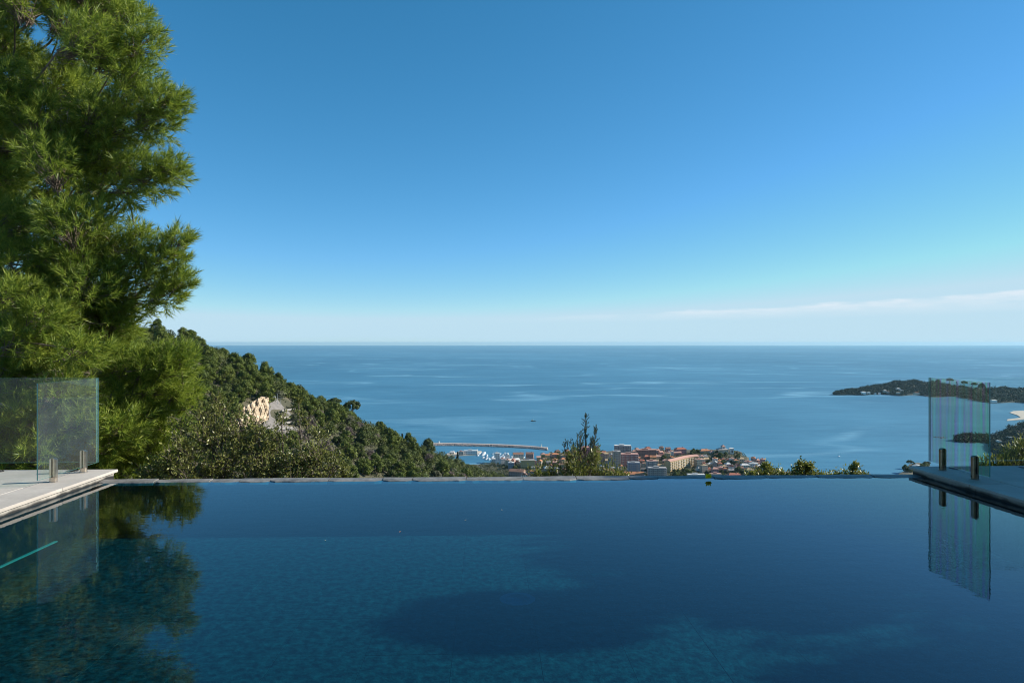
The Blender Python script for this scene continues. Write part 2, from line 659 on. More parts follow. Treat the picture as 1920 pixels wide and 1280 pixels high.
def sample_land(G, n, wlo=0.05, whi=0.75):
    """points on a ridge_land grid, on the side that faces the bay"""
    a = rng.random(n) * (G.shape[0] - 1.01)
    w = (wlo + (whi - wlo) * rng.random(n)) * (G.shape[1] - 1.01)
    i, j = a.astype(int), w.astype(int)
    fa, fw = (a - i)[:, None], (w - j)[:, None]
    return G[i, j] * (1 - fa) * (1 - fw) + G[i + 1, j] * fa * (1 - fw) + G[i, j + 1] * (1 - fa) * fw + G[i + 1, j + 1] * fa * fw


def clump_wood(name, P, size, hgt, per, m):
    """a far wood that reads as one mass: domed clumps of leaf faces"""
    n = len(P)
    q, d = ball(n * per, 0.3)
    s = np.repeat(size * (0.6 + 0.8 * rng.random((n, 1))), per, axis=0)
    q[:, 2] = np.abs(q[:, 2]) * 0.85 + 0.1
    C = np.repeat(P, per, axis=0) + q * s * np.array([1, 1, hgt])
    lf = 0.55 if per < 100 else 0.2
    V, F = cards(C, d + rng.normal(0, 0.2, d.shape) + np.array([0, 0, 0.3]), size * lf, size * lf * 0.8)
    return tag(link(name, mesh_np(name, V, F, m)), kind='stuff')


M_FARW = leafmat('far_wood_leaf', (0.006, 0.018, 0.011), (0.022, 0.042, 0.022), trans=0.1, spec=0.03, clump=0.02)
cape, G1 = ridge_land('headland', [(1566, 3290, 1, 30), (1580, 3310, 5, 70), (1605, 3380, 10, 130), (1640, 3480, 20, 220), (1680, 3560, 33, 330), (1705, 3600, 36, 400), (1740, 3600, 30, 440), (1780, 3560, 18, 450), (1830, 3300, 14, 380), (1880, 3200, 24, 420), (1930, 3200, 22, 420), (2060, 3250, 30, 450), (2300, 3300, 40, 480)], M_FAR)
clump_wood('headland_woods', sample_land(G1, 2300, 0.03, 0.62), 12.5, 1.15, 24, M_FARW)
shore, G2 = ridge_land('eastern_shore', [(1862, 1640, 3, 60), (1872, 1640, 9, 200), (1890, 1660, 14, 330), (1915, 1700, 18, 420), (1960, 1740, 20, 470), (2100, 1740, 26, 480), (2400, 1700, 30, 480)], M_FAR)
clump_wood('shore_woods', sample_land(G2, 900, 0.03, 0.9), 8.5, 1.1, 22, M_FARW)
islet, G3 = ridge_land('wooded_islet', [(1794, 1740, 1, 12), (1803, 1745, 5, 35), (1822, 1750, 5, 45), (1842, 1750, 4, 45), (1868, 1740, 4, 60)], M_FAR, 40, 16)
clump_wood('islet_woods', sample_land(G3, 150, 0.02, 0.8), 9.0, 1.3, 30, M_FARW)
M_REEF = mat('reef_rock', (0.22, 0.13, 0.09), (0.40, 0.27, 0.20), 0.9, 0.2)
b = MB()
for k in range(26):
    p = on_z(1749 + 24 * random.random() ** 0.8, 820 + random.uniform(-1.0, 1.2), SEA)
    s = random.uniform(1.2, 3.4)
    a = [random.uniform(0.6, 1.2) * s for _ in range(5)]
    b.add([(p[0] + a[0], p[1], SEA - 1), (p[0], p[1] + a[1], SEA - 1), (p[0] - a[2], p[1], SEA - 1), (p[0], p[1] - a[3], SEA - 1), (p[0] + random.uniform(-.5, .5), p[1], SEA + a[4] * 0.9)], [(0, 1, 4), (1, 2, 4), (2, 3, 4), (3, 0, 4)])
tag(b.build('reef', M_REEF), 'low reddish rock reef in the water seen through the right glass panel', 'reef')

# ------------------------------------------------------------------ tree kinds for the hillside and the town
def lobed(nl, per, shape, size, lobe, hmin=0.0):
    """leaf faces gathered into lobes over a crown; shape(t) gives (radius, height) for t in 0..1"""
    P, D = [], []
    for k in range(nl):
        a = rng.random() * 2 * math.pi
        t = (k + rng.random()) / nl
        r, h = shape(t)
        rr = r * (0.55 + 0.5 * rng.random())
        c = np.array([rr * math.cos(a), rr * math.sin(a), h])
        q, d = ball(per, 0.33)
        s = lobe * (0.7 + 0.6 * rng.random())
        P.append(c + q * s * np.array([1, 1, 0.75]))
        D.append(d + np.array([0, 0, 0.15]) + rng.normal(0, 0.38, d.shape))
    P, D = np.concatenate(P), np.concatenate(D)
    return cards(P, D, size, size * 0.75)


def kind_tree(name, V, F, m, trunk):
    """hidden source: an Empty, its crown and trunk; copied onto the hill below"""
    r = bpy.data.objects.new(name, None)
    c = bpy.data.objects.new('crown', mesh_np('crown', V, F, m))
    c.parent = r
    tb = MB()
    for pts, rad in trunk:
        tb.tube(pts, rad, 5)
    me = bpy.data.meshes.new('trunk')
    me.from_pydata(tb.v, [], tb.f)
    me.materials.append(M_TRUNK)
    t = bpy.data.objects.new('trunk', me)
    t.parent = r
    return r


def straight(h, r=0.28, lean=0.6):
    return [([(0, 0, -3), (lean * 0.3, 0, h * 0.4), (lean, 0.2, h)], [r, r * 0.75, r * 0.3])]


KINDS = {}
KINDS['aleppo'] = []
for k in range(4):
    H = 13.0
    H = 11.6 + 0.6 * k
    sh = lambda t, H=H: (5.6 * math.sin(math.pi * (0.20 + 0.74 * t)) * (1.0 - 0.22 * t), 1.3 + (H - 2.3) * t)
    V, F = lobed(38, 150, sh, 0.66, 1.85)
    KINDS['aleppo'].append(kind_tree('pine_tree', V, F, M_HPINE, straight(H - 2)))
KINDS['oak'] = []
for k in range(3):
    sh = lambda t: (4.4 * math.sqrt(max(0.05, 1 - t * t)), 0.8 + 6.2 * t)
    V, F = lobed(30, 150, sh, 0.62, 1.75)
    KINDS['oak'].append(kind_tree('oak_tree', V, F, M_HOAK, straight(5.5)))
KINDS['olive'] = []
for k in range(2):
    sh = lambda t: (3.6 * math.sqrt(max(0.05, 1 - t * t)), 1.4 + 4.4 * t)
    V, F = lobed(24, 140, sh, 0.55, 1.45)
    KINDS['olive'].append(kind_tree('olive_tree', V, F, M_HOLIVE, straight(4.5)))
KINDS['bare'] = []
for k in range(2):
    sh = lambda t: (3.6 * math.sqrt(max(0.08, 1 - t * t)), 1.6 + 5.2 * t)
    V, F = lobed(24, 60, sh, 0.9, 1.6)
    F = F[rng.random(len(F)) < 0.75]
    V2 = V.copy()
    V2 = V2.reshape(-1, 4, 3)
    ctr = (V2[:, 0:1] + V2[:, 2:3]) / 2
    V2[:, 1::2] = ctr + (V2[:, 1::2] - ctr) * 0.45
    KINDS['bare'].append(kind_tree('leafless_tree', V2.reshape(-1, 3), F, M_HBARE, straight(5.5)))
sh = lambda t: (1.05 * (1 - t ** 2.2) + 0.08, 0.8 + 11.5 * t)
V, F = lobed(36, 44, sh, 0.7, 0.75)
KINDS['cypress'] = [kind_tree('cypress_tree', V, F, M_HCYP, straight(10, 0.25, 0.0))]
KINDS['umbrella'] = []
for k in range(2):
    sh = lambda t: (6.6 * math.sqrt(max(0.02, 1 - t * t)), 8.6 + 3.6 * t)
    V, F = lobed(36, 140, sh, 0.7, 1.6)
    H = 9.5
    tr = straight(H, 0.45, 0.8) + [([(0.4, 0.1, 6.2), (2.4 * math.cos(a), 2.4 * math.sin(a), 8.2), (4.4 * math.cos(a), 4.4 * math.sin(a), 9.6)], [0.22, 0.15, 0.06]) for a in (0.4, 1.9, 3.3, 4.9)]
    KINDS['umbrella'].append(kind_tree('stone_pine', V, F, M_HOAK, tr))
sh = lambda t: (2.9 * math.sqrt(max(0.05, 1 - t * t)), 0.8 + 3.0 * t)
V, F = lobed(18, 56, sh, 0.8, 1.2)
KINDS['lime'] = [kind_tree('fresh_green_tree', V, F, M_LIME, straight(3))]
P = []
for k in range(26):
    a = 2 * math.pi * k / 26 + rng.random() * 0.2
    for j in range(9):
        t = j / 8
        up = 1.2 * math.sin(t * 2.6) - (1.4 * t * t if k % 2 else 0.2 * t)
        P.append((2.7 * t * math.cos(a), 2.7 * t * math.sin(a), 7.5 + up))
P = np.array(P)
V, F = leaves(P, rng.normal(size=P.shape) + np.array([0, 0, -0.4]), 1.0, 0.32)
KINDS['palm'] = [kind_tree('palm_tree', V, F, M_HOAK, straight(7.4, 0.22, 0.2))]


def plant_tree(kind, x, y, z, s, label, group, cat='tree', sq=1.0):
    src = random.choice(KINDS[kind])
    o = copy_tree(src, (x, y, z), random.uniform(0, 6.28), (s, s, s * sq))
    return tag(o, label, cat, group)


# ------------------------------------------------------------------ trees on the wooded spur
CLIFF = [(447, 742), (498, 790)]


def in_cut(px, py):
    return (456 < px < 500 and 752 < py < 800) or (500 <= px < 553 and 742 < py < 808)


def visible(x, y, ztop, steps=40):
    u = RGT[0] * x + RGT[1] * y
    d = FWD[0] * x + FWD[1] * y
    t = np.linspace(0.15, 0.96, steps)
    g = ground(u * t, d * t)
    return bool(np.all(g < EYE + (ztop - EYE) * t + 0.5))


def zone(px, py):
    spine_y = np.interp(px, SP_PX, SP_Y)
    if py < spine_y + 14:
        v = 'on the hill skyline'
    elif py > 845:
        v = 'low above the pool edge'
    else:
        v = 'on the upper hill face' if py < spine_y + 50 else 'on the hill face'
    if px < 290:
        h = 'showing through the big pine'
    elif px < 345:
        h = 'right beside the big pine'
    elif px < 390:
        h = 'a little right of the big pine'
    elif px < 440:
        h = 'left of the ochre cliff'
    elif px < 500:
        h = 'around the ochre cliff'
    elif px < 553:
        h = 'right of the ochre cliff'
    elif px < 610:
        h = 'around the road bend'
    elif px < 640:
        h = 'below the orange-roofed ridge house'
    elif px < 690:
        h = 'below the two umbrella pines'
    elif px < 745:
        h = 'beside the purple leafless tree'
    elif px < 800:
        h = 'around the lone slim cypress'
    elif px < 880:
        h = 'left of the harbour wall'
    else:
        h = 'above the harbour boats'
    return v + ' ' + h


KW = {'aleppo': 'shaggy green pine', 'oak': 'round dark oak', 'olive': 'grey-green olive tree', 'bare': 'leafless greyish-purple tree', 'lime': 'small fresh-green tree', 'umbrella': 'umbrella-topped pine', 'cypress': 'slim dark cypress'}
placed = []
cell = {}


def free(x, y, r):
    i, j = int(x // 12), int(y // 12)
    for a in range(i - 2, i + 3):
        for c in range(j - 2, j + 3):
            for (px_, py_, pr) in cell.get((a, c), ()):
                if (px_ - x) ** 2 + (py_ - y) ** 2 < (0.5 * (r + pr)) ** 2:
                    return False
    return True


def note(x, y, r):
    cell.setdefault((int(x // 12), int(y // 12)), []).append((x, y, r))


def hill_at(px, py, lo=300.0, hi=1100.0):
    """distance at which the sight line through px, py meets the hill"""
    d = np.linspace(lo, hi, 1600)
    g = ground((px - 960) / FPX * d, d)
    hit = np.nonzero(g > EYE - (py - HOR) / FPX * d)[0]
    return float(d[hit[0]]) if len(hit) else hi


def named(kind, px, ytop, label, hgt, smax, dback=0.0, cat='tree'):
    """a tree on the crest of the hill whose top shows at px, ytop"""
    d = float(np.interp(px, SP_PX, SP_D)) + dback
    dd_ = np.linspace(d - 90, d + 60, 151)
    g = ground((px - 960) / FPX * dd_, dd_)
    d = float(dd_[np.argmin(HOR + FPX * (EYE - g) / dd_)]) + dback
    p = at(px, ytop, d)
    z = gz(p[0], p[1])
    s = (p[2] - z) / hgt
    w = min(max(s, 0.35), smax)
    o = plant_tree(kind, p[0], p[1], z, s, label, None, cat)
    o.scale = (w, w, s)
    note(p[0], p[1], 11 * w)
    return o


named('umbrella', 628, 747, 'left one of two umbrella pines standing against the sea on the hill', 12.6, 1.35)
named('umbrella', 661, 752, 'right one of two umbrella pines, its trunk clear against the sea', 12.6, 1.35)
named('cypress', 609, 746, 'stubby dark cypress beside the small orange-roofed house on the ridge', 12.6, 1.2)
named('cypress', 709, 793, 'lone slim cypress rising from the hill against the sea', 12.6, 0.8)
named('cypress', 858, 846, 'dark column cypress standing before the harbour jetty', 12.6, 1.2)
named('cypress', 754, 812, 'dark cypress among the oaks near the purple leafless tree', 12.6, 1.0)
named('bare', 717, 815, 'wide purple-grey leafless tree in the middle of the hillside', 7.6, 1.6, -25)
named('oak', 803, 822, 'large round dark oak at the end of the harbour wall', 7.8, 1.7)
named('oak', 560, 722, 'tall dark oak crowning the road bend on the skyline', 7.8, 1.6)
cand = []
tries = 0
while tries < 26000:
    tries += 1
    px0 = random.uniform(235, 1005)
    d = math.sqrt(random.uniform(360 ** 2, 1080 ** 2))
    u = (px0 - 960) / FPX * d
    x, y = ud(u, d)
    z = float(ground(u, d))
    px, py, dd = pix(x, y, z + 6)
    if not (180 < px < 1005 and 560 < py < 908) or z < SEA + 12 or in_cut(px, py + 10) or in_cut(px, py + 2):
        continue
    k = random.choices(['aleppo', 'oak', 'olive', 'bare', 'lime'], [0.66, 0.23, 0.04, 0.05, 0.02] if px < 560 else [0.28, 0.38, 0.16, 0.13, 0.05])[0]
    s = random.uniform(0.8, 1.25)
    r = {'aleppo': 8.8, 'oak': 8.4, 'olive': 8.0, 'bare': 8.0, 'lime': 6.5}[k] * s
    if not free(x, y, r) or not visible(x, y, z + 8 * s):
        continue
    note(x, y, r)
    cand.append((s / dd, k, x, y, z, s, px, py))
cand.sort(reverse=True)
for (_, k, x, y, z, s, px, py) in cand[:290]:
    plant_tree(k, x, y, z - 1.0, s, ('tall ' if s > 1.12 else 'small ' if s < 0.9 else '') + KW[k] + ' ' + zone(px, py), 'trees on the wooded hill', 'tree', random.uniform(0.85, 1.15))
rest = cand[290:]
print('hill trees', len(cand))
WOOD = []
for (_, k, x, y, z, s, px, py) in rest:
    WOOD.append((x, y, z))

# undergrowth between them
n = 60000
px0 = 150 + 860 * rng.random(n)
d = np.sqrt(340 ** 2 + (1100 ** 2 - 340 ** 2) * rng.random(n))
u = (px0 - 960) / FPX * d
x, y = ud(u, d)
z = ground(u, d)
py = HOR + FPX * (EYE - z - 1) / d
px = px0
ok = (py < 925) & (z > SEA + 8) & ~((px > 458) & (px < 500) & (py > 754) & (py < 796)) & ~((px >= 502) & (px < 550) & (py > 744) & (py < 806) & (rng.random(n) < 0.9))
P = np.stack([x, y, z], 1)[ok]
per = 7
q, dq = ball(len(P) * per, 0.4)
q[:, 2] = np.abs(q[:, 2])
C = np.repeat(P, per, 0) + q * np.repeat(1.0 + 1.6 * rng.random((len(P), 1)), per, 0)
V, F = cards(C, dq + np.array([0, 0, 0.2]) + rng.normal(0, 0.3, dq.shape), 1.0, 0.8)
M_MAQ = leafmat('scrub_leaf', (0.034, 0.052, 0.014), (0.130, 0.138, 0.052), spec=0.15, trans=0.12, clump=0.03, third=(0.2, 0.15, 0.09))
tag(link('undergrowth', mesh_np('undergrowth', V, F, M_MAQ)), kind='stuff')
if WOOD:
    clump_wood('hillside_woods', np.array(WOOD), 5.2, 1.5, 420, M_HOAK)

# ------------------------------------------------------------------ the road cut: ochre cliff, bend, kerb walls, lamps, cars
M_OCHRE = mat('ochre_rock', (0.28, 0.205, 0.13), (0.60, 0.49, 0.35), 0.95, 0.25, 0.6, 0.5)
D0 = 560.0
gx, gy = 84, 46
V = []
for j in range(gy):
    for i in range(gx):
        fx, fy = i / (gx - 1), j / (gy - 1)
        top_y = np.interp(fx, [0, 0.25, 0.5, 0.8, 1.0], [782, 766, 757, 743, 745])
        bot_y = np.interp(fx, [0, 0.3, 0.6, 1.0], [800, 806, 800, 786])
        yy = top_y + (bot_y - top_y) * fy
        dep = hill_at(432 + 72 * fx, bot_y) - 1.0 + 8.0 * (1 - fy) + rng.normal(0, 0.35) - 2.6 * abs(math.sin(fx * 11 + 1.2 * math.sin(fy * 5 + fx * 7))) - 1.4 * abs(math.sin(fx * 27 + 2 * math.sin(fy * 4 + fx * 3))) - 0.8 * abs(math.sin(fx * 58 + fy * 13)) - 0.7 * abs(math.sin(fy * 17 + 3 * math.sin(fx * 9)))
        V.append(at(432 + 72 * fx, yy, dep))
ii = np.arange(gy - 1)[:, None] * gx + np.arange(gx - 1)[None]
F = np.stack([ii, ii + gx, ii + gx + 1, ii + 1], axis=-1).reshape(-1, 4)
tag(link('rock_face', mesh_np('rock_face', V, F, M_OCHRE)), kind='structure')
M_ASPH = mat('old_asphalt', (0.16, 0.145, 0.135), (0.25, 0.23, 0.21), 0.95, 0.3)
V, F = [], []
road = [(488, 740, 24, 600), (503, 745, 30, 590), (510, 756, 34, 578), (514, 768, 48, 566), (522, 780, 60, 556), (528, 792, 66, 546), (524, 806, 66, 536), (512, 820, 56, 526), (500, 838, 50, 516)]
for px, py, w, d in road:
    V.append(at(px - w / 2, py, hill_at(px - w / 2, py) - 2.2))
    V.append(at(px + w / 2, py + 1.0, hill_at(px + w / 2, py) - 2.2))
F = [[2 * k, 2 * k + 1, 2 * k + 3, 2 * k + 2] for k in range(len(road) - 1)]
tag(link('hill_road', mesh_np('hill_road', V, F, M_ASPH)), kind='structure')
M_PALE = mat('pale_plaster', (0.42, 0.40, 0.36), (0.55, 0.53, 0.49), 0.9, 0.5)
M_KERB = mat('grey_kerb_stone', (0.20, 0.19, 0.17), (0.36, 0.34, 0.31), 0.9, 0.6)
for (xa, ya, xb, yb, d, lab) in ((528, 772, 556, 767, 562, 'topmost grey terrace wall beside the hill road'), (531, 785, 557, 781, 552, 'middle grey terrace wall beside the hill road'), (528, 795, 553, 792, 546, 'third grey terrace wall beside the hill road'), (520, 806, 548, 803, 546, 'lowest grey terrace wall beside the hill road')):
    A, B_ = at(xa, ya, hill_at(xa, ya) - 3.0), at(xb, yb, hill_at(xb, yb) - 3.0)
    dr = unit((B_ - A)[None])[0]
    nrm = np.array([-dr[1], dr[0], 0]) * 0.35
    b = MB()
    b.add([A - nrm, B_ - nrm, B_ + nrm, A + nrm] + [v + np.array([0, 0, 1.3]) for v in (A - nrm, B_ - nrm, B_ + nrm, A + nrm)], [(3, 2, 1, 0), (0, 1, 5, 4), (1, 2, 6, 5), (2, 3, 7, 6), (3, 0, 4, 7), (4, 5, 6, 7)])
    tag(b.build('kerb_wall', M_KERB), lab, 'wall')
M_POLE = mat('galvanised', (0.45, 0.47, 0.48), None, 0.5, metal=0.3)
for px, py, d, h, lab in ((520.5, 757, 580, 9.0, 'tallest street lamp on the hill road bend'), (526.5, 757, 582, 5.0, 'short street lamp right of the tall one'), (498, 741, 604, 3.6, 'small street lamp at the top of the hill road')):
    d = hill_at(px, py) - 2.5
    h *= d / 600
    p = at(px, py, d)
    e = empty('street_lamp', p)
    b = MB()
    b.tube([(0, 0, -0.5), (0, 0, h)], [0.16, 0.10], 6)
    b.build('pole', M_POLE, e)
    b = MB()
    b.tube([(0, 0, h), (0.8, 0, h + 0.2), (1.7, 0, h + 0.15)], [0.09, 0.08, 0.08], 5)
    b.tube([(0, 0, h), (-0.8, 0, h + 0.2), (-1.7, 0, h + 0.15)], [0.09, 0.08, 0.08], 5)
    b.build('lamp_arm', M_POLE, e)
    tag(e, lab, 'street lamp')
M_GLASSD = mat('dark_glass', (0.02, 0.025, 0.03), None, 0.15)
M_TYRE = mat('tyre_rubber', (0.02, 0.02, 0.02), None, 0.9)


def car(px, py, d, c, name, lab, rz):
    d = hill_at(px, py) - 2.6
    p = at(px, py, d)
    e = empty('parked_car', p, rz)
    b = MB()
    prof = [(-2.1, 0.35), (2.1, 0.35), (2.1, 0.8), (1.2, 0.95), (0.5, 1.45), (-1.2, 1.45), (-1.9, 0.95), (-2.1, 0.85)]
    vs = [(x_, -0.85, z_) for x_, z_ in prof] + [(x_, 0.85, z_) for x_, z_ in prof]
    k = len(prof)
    b.add(vs, [tuple(range(k)), tuple(range(2 * k - 1, k - 1, -1))] + [(i, i + k, (i + 1) % k + k, (i + 1) % k) for i in range(k)])
    b.build('body', mat(name, c, None, 0.3), e)
    for sy in (-0.87, 0.87):
        b = MB()
        b.box(-1.3, 0.7, sy - 0.01, sy + 0.01, 0.98, 1.36)
        b.build('side_window', M_GLASSD, e)
        for wx in (-1.35, 1.35):
            b = MB()
            b.tube([(wx, sy - 0.1, 0.32), (wx, sy + 0.1, 0.32)], [0.32, 0.32], 10)
            b.build('wheel', M_TYRE, e)
    tag(e, lab, 'car')


car(511, 745.5, 586, (0.75, 0.75, 0.75), 'white_car_paint', 'white car parked at the top of the hill road', 0.2)
car(506, 745.5, 588, (0.04, 0.05, 0.06), 'dark_car_paint', 'dark car parked left of the white car on the hill road', 0.25)

# ------------------------------------------------------------------ buildings
WALLC = {'pink': (0.46, 0.30, 0.26), 'cream': (0.58, 0.50, 0.38), 'yellow': (0.62, 0.47, 0.24), 'white': (0.72, 0.70, 0.66), 'grey': (0.36, 0.34, 0.34), 'ochre': (0.55, 0.36, 0.18), 'rust': (0.34, 0.19, 0.15), 'beige': (0.50, 0.42, 0.34), 'pale green': (0.50, 0.58, 0.52), 'blue grey': (0.30, 0.36, 0.42), 'rose': (0.50, 0.25, 0.24)}
ROOFC = {'orange': (0.46, 0.19, 0.09), 'red': (0.38, 0.13, 0.08), 'brown': (0.24, 0.13, 0.09), 'pink': (0.48, 0.27, 0.21), 'grey': (0.33, 0.32, 0.31), 'white': (0.62, 0.61, 0.58), 'sand': (0.48, 0.35, 0.20)}


def wallmat(c):
    a = WALLC[c]
    return mat('wall_' + c.replace(' ', '_'), tuple(v * 0.86 for v in a), tuple(min(v * 1.1, 0.8) for v in a), 0.9, 0.35)


def roofmat(c):
    a = ROOFC[c]
    return mat('roof_' + c, tuple(v * 0.75 for v in a), tuple(v * 1.2 for v in a), 0.9, 1.3)


M_WIN = mat('far_window', (0.04, 0.05, 0.06), None, 0.25)


def building(label, px0, px1, ytop, ybase, dep, wc, roof, rc, rz=0.0, e=5.0, cat='house', d=None, name='house', chim=True):
    """px0..px1 and ytop..ybase: where its front stands in the photograph; dep: its depth in metres"""
    d = d or (250 - e) * FPX / (ybase - HOR)
    w = (px1 - px0) * d / FPX
    full = (ybase - ytop) * d / FPX
    p = at((px0 + px1) / 2, ybase, d)
    t = empty(name, (p[0], p[1], p[2]), rz - YAW)
    rh = 0.0 if roof == 'flat' else min(full * 0.42, 0.16 * min(w, dep) + 1.2)
    h = max(full - rh, 2.2)
    b = MB()
    b.box(-w / 2, w / 2, 0, dep, -6, h)
    if roof == 'flat':
        b.box(-w / 2 - 0.25, w / 2 + 0.25, -0.25, dep + 0.25, h + 0.003, h + 0.9)
    b.build('wall', wallmat(wc), t)
    rb = MB()
    if roof == 'flat':
        rb.box(-w / 2 + 0.4, w / 2 - 0.4, 0.4, dep - 0.4, h + 0.9, h + 1.05)
        rb.box(-w * 0.2, w * 0.1, dep * 0.35, dep * 0.65, h + 1.06, h + 3.2)
    else:
        o = 0.6
        x0, x1, y0, y1 = -w / 2 - o, w / 2 + o, -o, dep + o
        if roof == 'hip' and w >= dep:
            k = min(w, dep) * 0.45
            vs = [(x0, y0, h), (x1, y0, h), (x1, y1, h), (x0, y1, h), (x0 + k, (y0 + y1) / 2, h + rh), (x1 - k, (y0 + y1) / 2, h + rh)]
            fs = [(0, 1, 5, 4), (1, 2, 5), (2, 3, 4, 5), (3, 0, 4), (3, 2, 1, 0)]
        elif roof == 'hip':
            k = min(w, dep) * 0.45
            xm = (x0 + x1) / 2
            vs = [(x0, y0, h), (x1, y0, h), (x1, y1, h), (x0, y1, h), (xm, y0 + k, h + rh), (xm, y1 - k, h + rh)]
            fs = [(0, 1, 4), (1, 2, 5, 4), (2, 3, 5), (3, 0, 4, 5), (3, 2, 1, 0)]
        elif roof == 'gable':      # the ridge runs left to right
            ym = (y0 + y1) / 2
            vs = [(x0, y0, h), (x1, y0, h), (x1, y1, h), (x0, y1, h), (x0, ym, h + rh), (x1, ym, h + rh)]
            fs = [(0, 1, 5, 4), (1, 2, 5), (2, 3, 4, 5), (3, 0, 4), (3, 2, 1, 0)]
        else:                      # front gable
            xm = (x0 + x1) / 2
            vs = [(x0, y0, h), (x1, y0, h), (x1, y1, h), (x0, y1, h), (xm, y0, h + rh), (xm, y1, h + rh)]
            fs = [(0, 1, 4), (1, 2, 5, 4), (2, 3, 5), (3, 0, 4, 5), (3, 2, 1, 0)]
        rb.add(vs, fs)
    r = rb.build('roof', roofmat(rc), t)
    if chim and roof != 'flat' and w > 9:
        b = MB()
        b.box(w * 0.2, w * 0.2 + 0.9, dep * 0.5 - 1.5, dep * 0.5 - 0.6, h + rh * 0.3, h + rh + 1.2)
        b.build('chimney', wallmat(wc), r)
    fl = max(1, int(h / 3.1))
    wb = MB()
    for k in range(fl):
        z = 1.0 + k * (h / fl)
        for sgn, length in (('f', w), ('r', dep), ('l', dep)):
            nw = max(1, int(length / 3.4))
            for i in range(nw):
                c = (i + 0.5) / nw * length
                ww, wh = 0.65, 1.6
                if sgn == 'f':
                    wb.box(-w / 2 + c - ww, -w / 2 + c + ww, -0.06, 0.02, z, z + wh)
                elif sgn == 'r':
                    wb.box(w / 2 - 0.02, w / 2 + 0.06, c - ww, c + ww, z, z + wh)
                else:
                    wb.box(-w / 2 - 0.06, -w / 2 + 0.02, c - ww, c + ww, z, z + wh)
    wo = wb.build('windows', M_WIN, t)
    wo.name = 'window'
    wo['kind'] = 'stuff'
    if cat == 'apartment block':
        bb = MB()
        for k in range(1, fl):
            z = k * (h / fl) + 0.3
            for i in range(max(1, int(w / 8))):
                c = -w / 2 + (i + 0.5) * w / max(1, int(w / 8))
                bb.box(c - 2.4, c + 2.4, -1.5, -0.065, z, z + 0.95)
            for i in range(max(1, int(dep / 8))):
                c = (i + 0.5) * dep / max(1, int(dep / 8))
                bb.box(w / 2 + 0.065, w / 2 + 1.4, c - 2.4, c + 2.4, z, z + 0.95)
        if bb.f:
            bo = bb.build('balcony', M_PALE, t)
            bo['kind'] = 'stuff'
    return tag(t, label, cat)


